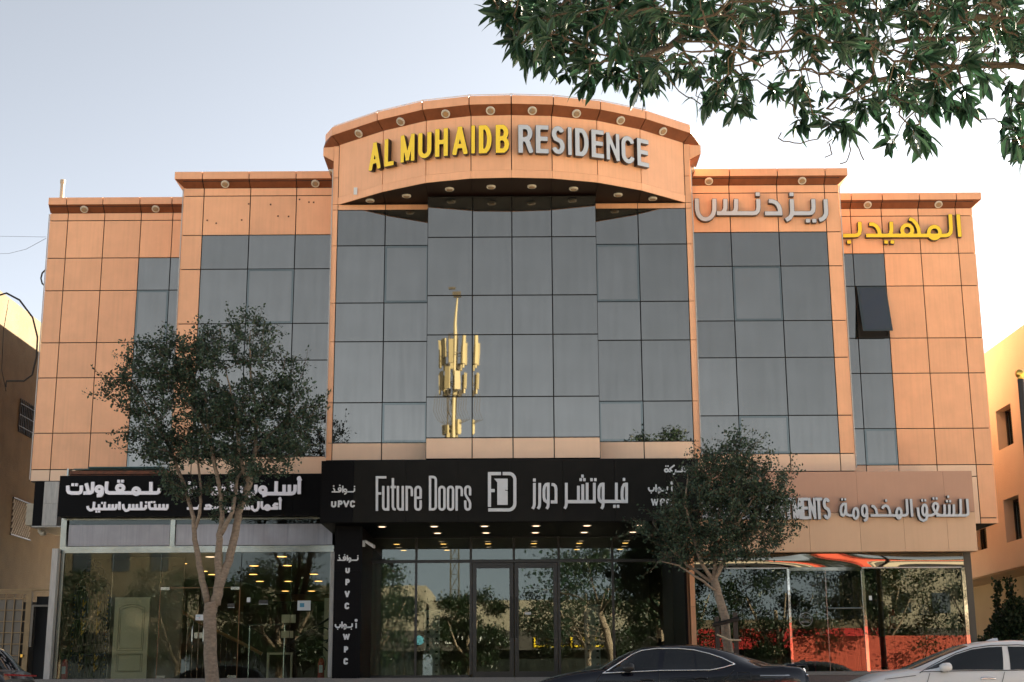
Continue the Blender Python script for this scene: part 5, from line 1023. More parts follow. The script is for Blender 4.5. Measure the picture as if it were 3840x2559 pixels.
def car(name, label, tab, group=None):
    """tab: belt, roof tables in x (front at low x), near side y, width, paint"""
    xf, xr, y0, W, pm = tab['xf'], tab['xr'], tab['y'], tab['w'], M[tab['paint']]; yc = y0+W/2
    t = thing(name, label, 'car', ((xf+xr)/2, yc, 0), group)
    def hw(x):
        u = (x-xf)/(xr-xf); e = 1-.20*max(0, 1-u/.16)**2.2-.12*max(0, (u-.88)/.12)**2; return W/2*e
    zb = lambda x: interp(tab['belt'], x); zr = lambda x: interp(tab['roof'], x)
    xa, xb = tab['roof'][0][0], tab['roof'][-1][0]
    N = 64; b = MB(); P = None
    for i in range(N+1):
        x = xf+(xr-xf)*i/N; w_ = hw(x); z = zb(x); sc_ = 1
        half = [(w_*.88, .20), (w_*.96, .32), (w_*.995, .5), (w_, z*.5+.27), (w_*.992, z-.13), (w_*.968, z-.03), (w_*.94, z+.004), (w_*.86, z+.03), (w_*.5, z+.055), (0, z+.062)]
        ring_ = [(x, yc-a, c) for a, c in half]+[(x, yc+a, c) for a, c in half[-2::-1]]
        b.v += ring_; P = len(ring_)
    for i in range(N):
        for k in range(P-1): b.f.append((i*P+k, (i+1)*P+k, (i+1)*P+k+1, i*P+k+1)); b.m.append(0)
        b.f.append((i*P, i*P+P-1, (i+1)*P+P-1, (i+1)*P)); b.m.append(0)
    b.f.append(tuple(range(P))[::-1]); b.m.append(0); b.f.append(tuple(N*P+k for k in range(P))); b.m.append(0)
    body = part('body', b, pm, t, smooth=True)
    # greenhouse
    rw = lambda x: W/2*.70*(1-.10*abs((x-(xa+xb)/2)/((xb-xa)/2))**2)
    def side(x, z, out=0):
        z0, z1 = zb(x)+.0, max(zr(x)-.045, zb(x)+.02); tt = min(1.1, max(0, (z-z0)/(z1-z0))); yy = (W/2*.945)*(1-tt)+rw(x)*tt+.03*math.sin(math.pi*min(tt, 1)); return (x, yc-yy-out, z)
    b = MB(); NG = 48
    for i in range(NG+1):
        x = xa+(xb-xa)*i/NG; z0 = zb(x)-.0; z1 = max(zr(x), z0+.012); zs_ = max(z1-.045, z0+.008)
        half = []
        for q in range(6):
            z = z0+(zs_-z0)*q/5; s_ = side(x, z); half.append((yc-s_[1], z))
        r_ = rw(x); half += [(r_*.93, z1-.015), (r_*.75, z1+.004), (r_*.35, z1+.02), (0, z1+.024)]
        ring_ = [(x, yc-a, c) for a, c in half]+[(x, yc+a, c) for a, c in half[-2::-1]]; b.v += ring_; P = len(ring_)
    for i in range(NG):
        x = xa+(xb-xa)*(i+.5)/NG; gl = x < tab['ws'] or x > tab['rs']
        for k in range(P-1): b.f.append((i*P+k, (i+1)*P+k, (i+1)*P+k+1, i*P+k+1)); b.m.append(1 if (gl and 6 <= k <= P-8) else 0)
    part('roof', b, [pm, M['cglass']], t, smooth=True)
    for wdw, nm in tab['windows']:
        cx_, cz_ = sum(p[0] for p in wdw)/len(wdw), sum(p[1] for p in wdw)/len(wdw)
        for sgn in (0, 1):
            b = MB(); o_ = len(b.v); pts = []
            for i in range(len(wdw)):
                (ax, az), (bx, bz) = wdw[i], wdw[(i+1) % len(wdw)]
                for q in range(4): pts.append((ax+(bx-ax)*q/4, az+(bz-az)*q/4))
            rings_ = [1., .66, .33]
            for r_ in rings_:
                for px_, pz_ in pts:
                    s_ = side(cx_+(px_-cx_)*r_, cz_+(pz_-cz_)*r_, .006); b.v.append(s_ if sgn == 0 else (s_[0], 2*yc-s_[1], s_[2]))
            s_ = side(cx_, cz_, .006); b.v.append(s_ if sgn == 0 else (s_[0], 2*yc-s_[1], s_[2])); n = len(pts)
            for j in range(2):
                for i in range(n): q = (o_+j*n+i, o_+j*n+(i+1) % n, o_+(j+1)*n+(i+1) % n, o_+(j+1)*n+i); b.f.append(q); b.m.append(0)
            for i in range(n): b.f.append((o_+2*n+i, o_+2*n+(i+1) % n, o_+3*n)); b.m.append(0)
            part(nm, b, M['cglass'], t, smooth=True)
    def on_side(poly, r, m, nm, out=.006, closed=False, n=5):
        for sgn in (0, 1):
            b = MB()
            pts = []
            for (ax, az), (bx, bz) in zip(poly, poly[1:]):
                for q in range(4):
                    x, z = ax+(bx-ax)*q/4, az+(bz-az)*q/4; pts.append((x, z))
            pts.append(poly[-1]); o3 = []
            for x, z in pts:
                s_ = side(x, z, out) if z > zb(x)-.01 else (x, yc-hw(x)*(1. if z < zb(x)-.12 else .985)-out, z)
                o3.append(s_ if sgn == 0 else (s_[0], 2*yc-s_[1], s_[2]))
            b.tube(o3, r, n); part(nm, b, M[m], t, smooth=True)
    for poly, r, m, nm in tab['lines']: on_side(poly, r, m, nm)
    # wheels
    for k, wx in enumerate(tab['wheels']):
        for yy, s_ in ((y0+.02, 1), (y0+W-.02, -1)):
            wh = part('wheel', MB().lathe((wx, yy, .33), [(.33, .22*s_), (.33, .0), (.30, -.01*s_), (.22, -.01*s_)], Vector((0, 1, 0)), 24), M['rubber'], t, smooth=False)
            part('rim', MB().lathe((wx, yy-.012*s_, .33), [(.215, 0), (.2, .01*s_), (.05, .03*s_)], Vector((0, -1, 0)), 20), M['rim'], wh)
            part('wheel_arch', MB().lathe((wx, yy+(.004*s_), .34), [(.375, .1*s_), (.375, 0)], Vector((0, 1, 0)), 24), M['plastic'], t)
    # mirrors
    mx, mz = tab['mirror']; mm = M[tab.get('mpaint', tab['paint'])]
    for s_ in (-1, 1):
        ym = yc+s_*(W/2+.09); b = MB(); 
        b.lathe((mx, ym, mz), [(.001, -.115), (.05, -.10), (.075, -.05), (.08, .02), (.07, .08), (.045, .105), (.001, .11)], Vector((1, 0, .12)), 12)
        mo = part('wing_mirror', b, mm, t, smooth=True); part('mirror_arm', MB().box(mx-.05, mx+.04, min(ym, yc+s_*(W/2*.93)), max(ym, yc+s_*(W/2*.93)), mz-.085, mz-.055), M['plastic'], mo)
    return t, on_side, hw, yc
sed = dict(xf=.27, xr=5.25, y=26.5, w=1.86, paint='navy', belt=[(.27, .60), (.40, .72), (.55, .79), (1.0, .90), (1.52, .965), (2.6, .955), (3.5, .96), (4.2, 1.0), (4.75, 1.02), (5.1, 1.0), (5.2, .96), (5.25, .86)],
  roof=[(1.42, .96), (1.60, 1.04), (1.84, 1.18), (2.1, 1.305), (2.4, 1.39), (2.7, 1.425), (2.95, 1.435), (3.3, 1.42), (3.6, 1.375), (3.9, 1.30), (4.3, 1.175), (4.65, 1.07), (4.82, 1.03)], ws=2.35, rs=3.62,
  windows=[([(1.72, .985), (1.87, 1.10), (2.05, 1.22), (2.25, 1.31), (2.52, 1.345), (2.60, 1.345), (2.53, .985)], 'side_window'), ([(2.62, .985), (2.70, 1.345), (2.95, 1.345), (3.2, 1.315), (3.22, .985)], 'side_window'), ([(3.25, .985), (3.23, 1.31), (3.45, 1.26), (3.66, 1.19), (3.70, 1.06), (3.52, .99)], 'quarter_window')],
  lines=[([(1.55, .925), (1.90, 1.135), (2.10, 1.26), (2.27, 1.33), (2.55, 1.365), (2.95, 1.362), (3.22, 1.335), (3.5, 1.265), (3.72, 1.19), (3.93, 1.08)], .012, 'trim', 'window_trim'), ([(1.57, .93), (2.6, .972), (3.48, .975), (3.72, 1.02), (3.93, 1.08)], .011, 'trim', 'window_trim'),
         ([(2.50, .50), (2.54, .70), (2.57, .95)], .006, 'plastic', 'door_gap'), ([(3.62, .55), (3.72, .80), (3.90, .97)], .006, 'plastic', 'door_gap'), ([(1.48, .45), (1.38, .72), (1.52, .93)], .006, 'plastic', 'door_gap'),
         ([(2.22, .80), (2.34, .82), (2.46, .80)], .022, 'navy', 'door_handle'), ([(3.18, .83), (3.30, .85), (3.42, .83)], .022, 'navy', 'door_handle'), ([(3.95, .93), (4.18, .93), (4.20, .80), (3.96, .80), (3.95, .93)], .004, 'plastic', 'fuel_flap')],
  wheels=(1.17, 4.04), mirror=(2.0, 1.02), mpaint='plastic')
t, osd, hw_, yc_ = car('dark_blue_sedan', 'dark blue saloon car parked in front of the shops with chrome window trim', sed)
part('spoiler', MB().hexa([(4.85, 26.68, 1.045), (5.26, 26.72, 1.055), (5.26, 28.14, 1.055), (4.85, 28.18, 1.045)], [(4.9, 26.7, 1.075), (5.28, 26.74, 1.085), (5.28, 28.12, 1.085), (4.9, 28.16, 1.075)]), M['navy'], t)
for s_ in (-1, 1):
    y_ = yc_+s_*.93
    part('tail_lamp', MB().hexa([(4.42, y_-.012*s_, .84), (5.22, y_-.16*s_, .76), (5.22, y_-.30*s_, .76), (4.42, y_-.06*s_, .84)], [(4.40, y_-.012*s_, .86), (5.26, y_-.16*s_, .88), (5.26, y_-.30*s_, .88), (4.40, y_-.06*s_, .86)]), M['tail'], t)
part('trunk_trim', MB().tube([(4.36, yc_-.925, .873), (4.8, yc_-.925, .872), (5.24, yc_-.79, .885), (5.28, yc_, .895), (5.24, yc_+.79, .885)], .011, 5), M['trim'], t)
part('number_plate', MB().box(5.262, 5.275, yc_-.26, yc_+.26, .70, .83), M['paper'], t)
em = part('emblem', MB().lathe((5.27, yc_-.3, .96), [(.05, 0), (.05, .01)], Vector((.8, -.6, .1)), 16), M['trim'], t)
o = t; sedan = t
wc = dict(xf=6.02, xr=10.65, y=26.5, w=1.82, paint='pearl', belt=[(6.02, .46), (6.10, .60), (6.25, .72), (6.6, .85), (7.1, .925), (7.5, .925), (8.7, .935), (9.6, .96), (10.3, .985), (10.55, .95), (10.65, .82)],
  roof=[(7.02, .94), (7.3, 1.03), (7.79, 1.235), (8.2, 1.385), (8.6, 1.452), (9.13, 1.475), (9.6, 1.455), (10.0, 1.36), (10.3, 1.2), (10.5, 1.03), (10.6, .96)], ws=8.2, rs=9.7,
  windows=[([(7.34, .955), (7.68, 1.10), (7.95, 1.225), (8.25, 1.315), (8.55, 1.355), (8.80, 1.362), (8.73, .955)], 'side_window'), ([(8.86, .955), (8.90, 1.365), (9.3, 1.36), (9.65, 1.30), (9.72, .97)], 'side_window'), ([(9.76, .975), (9.72, 1.28), (9.98, 1.20), (10.15, 1.04)], 'quarter_window')],
  lines=[([(7.22, .905), (7.70, 1.13), (7.98, 1.255), (8.28, 1.345), (8.6, 1.385), (9.1, 1.395), (9.6, 1.35), (10.0, 1.24), (10.2, 1.06)], .008, 'plastic', 'window_seal'), ([(7.25, .925), (8.0, .94), (9.0, .945), (10.0, .97)], .007, 'plastic', 'window_seal'),
         ([(8.60, .45), (8.66, .70), (8.74, .92)], .005, 'plastic', 'door_gap'), ([(7.34, .45), (7.32, .70), (7.40, .90)], .005, 'plastic', 'door_gap'), ([(9.78, .55), (9.8, .9)], .005, 'plastic', 'door_gap'), ([(6.62, .80), (7.0, .845), (7.15, .86)], .005, 'plastic', 'bonnet_gap'),
         ([(8.30, .80), (8.42, .81), (8.56, .80)], .020, 'trim', 'door_handle'), ([(9.40, .82), (9.52, .83), (9.66, .82)], .020, 'trim', 'door_handle')],
  wheels=(6.95, 9.62), mirror=(7.66, 1.0))
t, *_ = car('white_car', 'white saloon car with shark fin antenna at the lower right corner', wc)
part('headlamp', MB().hexa([(6.16, 26.68, .70), (6.62, 26.515, .79), (6.62, 26.7, .79), (6.16, 26.85, .70)], [(6.20, 26.70, .76), (6.62, 26.53, .825), (6.62, 26.7, .825), (6.20, 26.85, .76)]), M['hlamp'], t)
part('headlamp', MB().hexa([(6.16, 27.97, .70), (6.62, 28.12, .79), (6.62, 28.305, .79), (6.16, 28.14, .70)], [(6.20, 27.97, .76), (6.62, 28.12, .825), (6.62, 28.29, .825), (6.20, 28.12, .76)]), M['hlamp'], t)
part('shark_fin', MB().hexa([(8.72, 27.39, 1.485), (8.95, 27.37, 1.49), (8.95, 27.45, 1.49), (8.72, 27.43, 1.485)], [(8.86, 27.405, 1.535), (8.95, 27.405, 1.54), (8.95, 27.415, 1.54), (8.86, 27.415, 1.535)]), M['pearl'], t)
part('steering_wheel', MB().tube([(8.05+.02*math.cos(a), 27.1+.18*math.cos(a), 1.0+.17*math.sin(a)) for a in np.linspace(0, 6.28, 16)], .014, 5), M['plastic'], t)
white = t
dk = dict(xf=-12.6, xr=-7.86, y=23.2, w=1.85, paint='dkgrey', belt=[(-12.6, .62), (-12.4, .8), (-11.8, .93), (-11.2, .99), (-9.5, .98), (-8.4, .99), (-8.05, .97), (-7.9, .90), (-7.86, .80)],
  roof=[(-11.4, .98), (-11.0, 1.15), (-10.6, 1.35), (-10.1, 1.48), (-9.5, 1.52), (-9.0, 1.51), (-8.6, 1.45), (-8.3, 1.32), (-8.1, 1.12), (-7.98, .98)], ws=-10.3, rs=-8.7,
  windows=[([(-11.0, 1.0), (-10.7, 1.2), (-10.3, 1.37), (-9.9, 1.43), (-9.6, 1.44), (-9.65, 1.0)], 'side_window'), ([(-9.58, 1.0), (-9.52, 1.44), (-9.1, 1.43), (-8.75, 1.34), (-8.7, 1.01)], 'side_window')],
  lines=[([(-9.62, .5), (-9.6, .98)], .005, 'plastic', 'door_gap')], wheels=(-11.8, -8.7), mirror=(-10.75, 1.06))
t, *_ = car('dark_car', 'dark grey car with a red tail strip leaving the frame at the lower left', dk)
part('tail_lamp', MB().box(-8.5, -7.88, 23.18, 23.215, .90, .925).box(-7.88, -7.85, 23.4, 24.9, .90, .925), M['taillit'], t); part('bumper_trim', MB().box(-8.35, -7.9, 23.17, 23.21, .70, .80), M['rim'], t); t.location.x -= .22
# cars parked on the near side of the street behind the viewer, seen in the shop glass
for k, (x, y, lab) in enumerate(((-9.5, -3.2, 'white car parked across the street, mirrored in the left pane of the centre shop'), (-2.4, -3.2, 'white car parked across the street, mirrored in the centre doors'), (3.6, -3.2, 'white car parked across the street, mirrored right of the centre doors'))):
    c = copy_tree(white); c.location = Vector((x, y-27.41+27.41, 0)); c['label'] = lab; c['group'] = 'cars across the street'

M['leafO'] = leaf_mat('opposite_leaf', (.005, .013, .005), (.015, .032, .010), .12)  # leaf colours darkened to stand in for shade on these trees
# ------------------------------------------------------------------ trees
def leaf_mesh(name, pos, nrm, size, asp, mat_, parent, kind=None, label=None):
    """rhombic leaves: pos (n,3), nrm (n,3) direction of the leaf axis, size (n)"""
    n = len(pos); base = np.array(wloc(parent)); a = nrm/np.linalg.norm(nrm, axis=1, keepdims=True)
    rv = NR.normal(size=(n, 3)); s = np.cross(a, rv); s /= np.linalg.norm(s, axis=1, keepdims=True); up = np.cross(s, a)
    L = size[:, None]; W_ = L*asp
    v = np.empty((n, 4, 3)); p = pos-base
    v[:, 0] = p; v[:, 1] = p+a*L*.45+s*W_*.5+up*L*.06; v[:, 2] = p+a*L; v[:, 3] = p+a*L*.45-s*W_*.5+up*L*.06
    me = bpy.data.meshes.new(name); me.vertices.add(n*4); me.vertices.foreach_set('co', v.reshape(-1)); me.loops.add(n*4); me.loops.foreach_set('vertex_index', np.arange(n*4, dtype=np.int32))
    me.polygons.add(n); me.polygons.foreach_set('loop_start', np.arange(0, n*4, 4, dtype=np.int32)); me.polygons.foreach_set('loop_total', np.full(n, 4, dtype=np.int32)); me.update(); me.validate()
    me.materials.append(mat_); o = bpy.data.objects.new(name, me); link(o, parent)
    if kind: o['kind'] = kind
    if label: o['label'] = label
    return o
def jitter_path(a, b, k, amp, droop=0):
    a, b = Vector(a), Vector(b); L = (b-a).length; pts = [a]
    for i in range(1, k):
        t = i/k; pts.append(a.lerp(b, t)+Vector((R.gauss(0, amp), R.gauss(0, amp), R.gauss(0, amp)-droop*math.sin(math.pi*t)))*L)
    return pts+[b]
def street_tree(name, label, limbs, ells, seed, ntw, leafn, lsize, sprigs):
    """limbs: (points in display px at depth, radii); ells: crown masses (cx, cy, rx, ry, weight) in display px"""
    global R; R = random.Random(seed); rs_ = np.random.default_rng(seed)
    Yt = limbs[0][0][0][2]; b0 = dd(*limbs[0][0][0][:2], Yt); t = thing(name, label, 'tree', (b0.x, Yt, .14)); 
    trunk = MB(); nodes = []
    for li, (pts, rr_) in enumerate(limbs):
        P = [dd(x, y, Y) for x, y, Y in pts]
        if li == 0: P = [Vector((P[0].x, P[0].y, .12))]+P; rr_ = [rr_[0]*1.15]+list(rr_)
        fine = []; fr = []
        for i in range(len(P)-1):
            for q in range(4):
                u = q/4; p = P[i].lerp(P[i+1], u)+Vector((R.gauss(0, .008), R.gauss(0, .008), 0)); fine.append(p); fr.append(rr_[i]+(rr_[i+1]-rr_[i])*u)
        fine.append(P[-1]); fr.append(rr_[-1])
        if li < 1: part('trunk', MB().tube(fine, fr, 12), M['bark'], t, smooth=True)
        else: part('limb', MB().tube(fine, fr, 8), M['bark'], t, smooth=True)
        nodes += [(p, r) for p, r in zip(fine, fr) if p.z > 2.2]
    NP = np.array([p for p, r in nodes]); tw = MB(); pos = []; nr = []; cen = Vector((sum(p.x for p, r in nodes)/len(nodes), Yt, sum(p.z for p, r in nodes)/len(nodes)))
    wts = [e[4] for e in ells]
    def add_leaves(path, dens, spread, frm=.25):
        for i in range(len(path)-1):
            if i/(len(path)-1) < frm: continue
            a, b_ = path[i], path[i+1]; n = max(1, int(dens*(b_-a).length)); u = rs_.random((n, 1)); p = np.array(a)+(np.array(b_)-np.array(a))*u+rs_.normal(size=(n, 3))*spread
            pos.append(p); d = rs_.normal(size=(n, 3))+np.array((b_-a).normalized())*.5; nr.append(d)
    for k in range(ntw):
        cx_, cy_, rx_, ry_, wt = R.choices(ells, wts)[0]; a = R.uniform(0, 6.283); rr_ = R.random()**.42; 
        px_, py_ = cx_+rx_*rr_*math.cos(a), cy_+ry_*rr_*math.sin(a); dep = R.uniform(-1, 1)*math.sqrt(max(0, 1-rr_*rr_*.8))*rx_*31/3316*.95
        tgt = dd(px_, py_, Yt+dep); d2 = ((NP-np.array(tgt))**2).sum(1)+((NP[:, 2] > tgt.z)*1.2); j = int(np.argmin(d2)); src = Vector(NP[j])
        path = jitter_path(src, tgt, 5, .05, .04); tw.tube(path, [.013, .010, .008, .006, .005, .003], 4, cap=False); add_leaves(path, leafn, .075, .3); NP = np.vstack([NP, np.array([path[2], path[4]])])
        for q in range(3):
            d = (tgt-src).normalized()+Vector((R.gauss(0, .6), R.gauss(0, .6), R.gauss(.15, .5))); e = tgt+d*R.uniform(.12, .34); pth = jitter_path(path[-2], e, 3, .06); tw.tube(pth, [.006, .005, .004, .002], 3, cap=False); add_leaves(pth, leafn*1.15, .05, 0)
    for (x0, y0_, x1, y1_) in sprigs:
        a = dd(x0, y0_, Yt+R.uniform(-.5, .5)); e = dd(x1, y1_, a.y); pth = jitter_path(a, e, 5, .03); tw.tube(pth, [.010, .008, .006, .005, .004, .002], 4, cap=False); add_leaves(pth, leafn*.8, .03, 0)
    part('twigs', tw, M['twig'], t, kind='stuff')
    pos = np.concatenate(pos); nr = np.concatenate(nr); sz = lsize*(.6+.8*rs_.random(len(pos)))
    leaf_mesh('crown', pos, nr, sz, .62, M['leafB'], t, kind='stuff')
    return t
Y_ = 31
LT = [([(487, 1567, Y_), (483, 1480, Y_), (482, 1410, Y_), (485, 1385, Y_)], [.145, .135, .135, .15]),
      ([(495, 1390, Y_), (505, 1340, Y_), (525, 1290, Y_+.1), (540, 1230, Y_+.1), (548, 1180, Y_+.1), (572, 1110, Y_+.2), (578, 1070, Y_+.2)], [.115, .105, .09, .085, .08, .075, .05]),
      ([(500, 1350, Y_), (503, 1270, Y_), (505, 1230, Y_-.1), (512, 1180, Y_-.1), (500, 1100, Y_-.2), (480, 1000, Y_-.2), (470, 900, Y_-.1)], [.085, .075, .07, .05, .045, .035, .02]),
      ([(478, 1385, Y_), (462, 1320, Y_), (448, 1240, Y_-.1), (445, 1190, Y_-.2), (425, 1120, Y_+.2), (395, 1040, Y_+.4), (350, 950, Y_+.4), (300, 870, Y_+.3)], [.075, .07, .055, .045, .04, .035, .028, .015]),
      ([(446, 1225, Y_-.1), (460, 1180, Y_-.3), (462, 1130, Y_), (450, 1000, Y_+.3)], [.04, .035, .03, .02]),
      ([(575, 1110, Y_+.2), (585, 1040, Y_+.3), (590, 950, Y_+.3), (575, 850, Y_+.2), (575, 760, Y_+.1)], [.05, .045, .035, .025, .01]),
      ([(570, 1110, Y_+.2), (550, 1050, Y_), (545, 960, Y_-.2), (520, 860, Y_-.3)], [.05, .04, .03, .015]),
      ([(506, 1230, Y_-.1), (535, 1175, Y_-.3), (545, 1100, Y_+.2), (600, 1020, Y_+.5), (660, 960, Y_+.5), (700, 900, Y_+.4)], [.06, .045, .035, .028, .02, .01]),
      ([(480, 1000, Y_-.2), (420, 900, Y_+.3), (400, 800, Y_+.4)], [.035, .025, .012])]
LE = [(520, 880, 125, 120, 3), (420, 960, 120, 110, 2.6), (580, 990, 120, 110, 2.6), (330, 880, 90, 75, 1.2), (480, 1080, 110, 80, 1.6), (370, 840, 60, 60, .8), (575, 790, 45, 65, .7), (655, 960, 65, 85, 1.1), (285, 920, 55, 55, .5), (340, 1010, 60, 55, .7), (500, 1140, 70, 45, .5), (450, 830, 70, 55, .8), (690, 930, 40, 60, .35), (640, 860, 45, 40, .35)]
LS = [(570, 790, 566, 722), (580, 790, 586, 730), (500, 810, 508, 742), (600, 800, 608, 738), (380, 830, 352, 785), (260, 900, 212, 845), (300, 870, 262, 838), (300, 920, 240, 915), (690, 870, 706, 800), (650, 850, 662, 808), (690, 940, 738, 930), (700, 990, 745, 985), (690, 1030, 735, 1020), (300, 980, 248, 998), (400, 800, 395, 762), (660, 1020, 720, 1045), (455, 800, 452, 765), (660, 900, 715, 868)]
street_tree('street_tree', 'forked street tree with pale trunk and dense dark crown in front of the left shop', LT, LE, 5, 440, 54, .070, LS)
RT = [([(1680, 1540, Y_), (1672, 1480, Y_), (1666, 1420, Y_), (1650, 1365, Y_), (1640, 1330, Y_)], [.11, .10, .095, .085, .085]),
      ([(1640, 1335, Y_), (1665, 1290, Y_-.1), (1680, 1230, Y_-.1), (1720, 1160, Y_-.2), (1760, 1110, Y_-.2)], [.05, .045, .035, .025, .012]),
      ([(1640, 1335, Y_), (1645, 1270, Y_), (1650, 1190, Y_+.1), (1665, 1110, Y_+.1), (1690, 1040, Y_+.1)], [.05, .04, .03, .022, .01]),
      ([(1638, 1335, Y_), (1610, 1290, Y_-.2), (1590, 1230, Y_-.2), (1575, 1160, Y_-.2), (1580, 1090, Y_-.1)], [.045, .04, .03, .022, .012]),
      ([(1640, 1340, Y_), (1580, 1300, Y_+.2), (1530, 1250, Y_+.2), (1500, 1200, Y_+.1)], [.035, .03, .022, .012]),
      ([(1650, 1360, Y_), (1605, 1330, Y_-.3), (1560, 1300, Y_-.3), (1520, 1290, Y_-.4)], [.03, .025, .018, .01]),
      ([(1660, 1290, Y_-.1), (1720, 1250, Y_+.2), (1770, 1210, Y_+.3), (1800, 1180, Y_+.3)], [.03, .025, .018, .01])]
RE = [(1680, 1110, 98, 60, 2.2), (1630, 1180, 108, 62, 2.6), (1720, 1180, 85, 70, 1.8), (1565, 1240, 72, 50, 1.2), (1700, 1240, 90, 45, 1.2), (1690, 1060, 45, 50, .9), (1645, 1085, 50, 42, .8), (1780, 1110, 45, 40, .6), (1620, 1270, 90, 40, 1.), (1510, 1220, 38, 42, .45), (1790, 1200, 35, 50, .5)]
RS = [(1690, 1060, 1688, 990), (1700, 1060, 1712, 1008), (1675, 1060, 1668, 1012), (1740, 1080, 1752, 1025), (1755, 1080, 1768, 1018), (1600, 1090, 1586, 1042), (1625, 1080, 1622, 1048), (1640, 1070, 1640, 1030), (1800, 1110, 1845, 1080), (1790, 1090, 1835, 1085), (1560, 1120, 1545, 1090), (1530, 1280, 1470, 1330), (1540, 1290, 1490, 1290), (1720, 1060, 1730, 1020), (1500, 1230, 1478, 1228)]
street_tree('street_tree', 'young street tree with leaning trunk before the pillar between the centre and right shops', RT, RE, 9, 390, 54, .062, RS)
stk = thing('tree_stake_frame', 'dark wooden stakes and crossbars propping the young street tree', 'stake', (dd(1668, 1500, 30.8).x, 30.8, .14))
for xa, xb, ya, yb in ((1690, 1686, 1520, 1315), (1772, 1763, 1520, 1300)):
    a, c = at(*crop(2400, 1600, 1.634)(xa-1220, 1340), 30.9), None
for xb_, yt in ((470, 1165), (582, 1140)):
    p = at(*crop(2400, 1600, 1.634)(xb_, yt), 30.7); part('stake', MB().box(p.x-.045, p.x+.045, 30.66, 30.75, .14, p.z), M['rust'] if 0 else M['alu'], stk)
a, c = at(*crop(2400, 1600, 1.634)(445, 1218), 30.6), at(*crop(2400, 1600, 1.634)(605, 1178), 30.6); part('crossbar', MB().tube([a, c], .045, 6), M['alu'], stk)
a, c = at(*crop(2400, 1600, 1.634)(470, 1275), 30.6), at(*crop(2400, 1600, 1.634)(620, 1310), 30.6); part('rope', MB().tube([a, (a+c)/2+Vector((0, 0, -.05)), c], .02, 6), M['wire'], stk)

# creeper and shrub on the right neighbour
sh = thing('climbing_shrub', 'dark leafy shrub with two climbing shoots against the tan wall at the right', 'shrub', (14.6, 41, .14))
pos = []; nr = []; b = MB()
for x, y0_, y1_ in ((2289, 1500, 1335), (2318, 1500, 1330)):
    pth = jitter_path(dd(x+12, y0_, 41.5), dd(x, y1_, 41.5), 10, .012); b.tube(pth, .015, 5)
    for i in range(len(pth)-1):
        n = 60; u = NR.random((n, 1)); pos.append(np.array(pth[i])+(np.array(pth[i+1])-np.array(pth[i]))*u+NR.normal(size=(n, 3))*.06); nr.append(NR.normal(size=(n, 3)))
for cx_, cy_, rx_, ry_, n in ((2315, 1440, 38, 45, 1500), (2345, 1430, 25, 50, 900), (2290, 1470, 30, 35, 900), (2330, 1400, 25, 30, 500), (2250, 1475, 30, 10, 250)):
    for k in range(n):
        a = R.uniform(0, 6.28); q = R.random()**.5; p = dd(cx_+rx_*q*math.cos(a), cy_+ry_*q*math.sin(a), 41.2+R.uniform(-.5, .5)); pos.append(np.array([p])); nr.append(NR.normal(size=(1, 3)))
part('stems', b, M['twig'], sh); pos = np.concatenate(pos); leaf_mesh('foliage', pos, np.concatenate(nr), .10*(.6+.8*NR.random(len(pos))), .7, M['vine'], sh, kind='stuff')

# ------------------------------------------------------------------ the big tree whose branches hang into the picture
R = random.Random(21)
bt = thing('overhanging_tree', 'large tree overhanging the top right corner with long pointed leaves in rosettes', 'tree', (4.6, 5.4, 0))
part('trunk', MB().tube([(4.6, 5.4, 0), (4.55, 5.4, 1.2), (4.4, 5.45, 2.4), (4.2, 5.5, 3.4), (3.9, 5.5, 4.2)], [.26, .22, .19, .17, .13], 14), M['bark'], bt, smooth=True)
def DL(pts): return [tuple(dd(x, y, Y)) for x, y, Y in pts]
limbs = [[(4.2, 5.5, 3.3)]+DL([(2560, 60, 6.0), (2250, 40, 6.3), (1950, 25, 6.5), (1650, 40, 6.6), (1400, 25, 6.5), (1230, 45, 6.4)]), [(4.3, 5.5, 3.0)]+DL([(2560, 190, 6.2), (2330, 150, 6.4), (2150, 150, 6.6), (1990, 190, 6.6), (1900, 250, 6.5)]),
         [(4.2, 5.5, 3.4)]+DL([(2560, 110, 6.6), (2200, 90, 7.0), (1900, 110, 7.2), (1700, 150, 7.2)]), [(4.3, 5.5, 2.8)]+DL([(2480, 190, 5.9), (2390, 260, 5.9), (2350, 340, 5.9)]), DL([(1650, 40, 6.6), (1560, 90, 6.3), (1480, 130, 6.1), (1400, 140, 6.0)]),
         [(3.9, 5.5, 4.2), (3.0, 5.2, 4.9), (1.8, 5.0, 5.3), (.6, 5.0, 5.4)], [(3.9, 5.5, 4.2), (4.2, 4.6, 5.2), (4.8, 3.6, 6.0)], [(3.9, 5.5, 4.2), (4.6, 6.3, 5.2), (5.6, 7.4, 6.0)], [(3.9, 5.5, 4.2), (3.6, 5.7, 5.4), (3.3, 6.0, 6.8)]]
for i, L_ in enumerate(limbs): part('limb', MB().tube([p for a_, b_ in zip(L_, L_[1:]) for p in jitter_path(a_, b_, 3, .02)[:-1]]+[L_[-1]], list(np.linspace(.024 if i < 5 else .05, .005, (len(L_)-1)*3+1)), 8), M['twig'], bt, smooth=True)
LN = np.array([np.array(Vector(a_).lerp(Vector(b_), q/6)) for L_ in limbs for a_, b_ in zip(L_, L_[1:]) for q in range(7)])
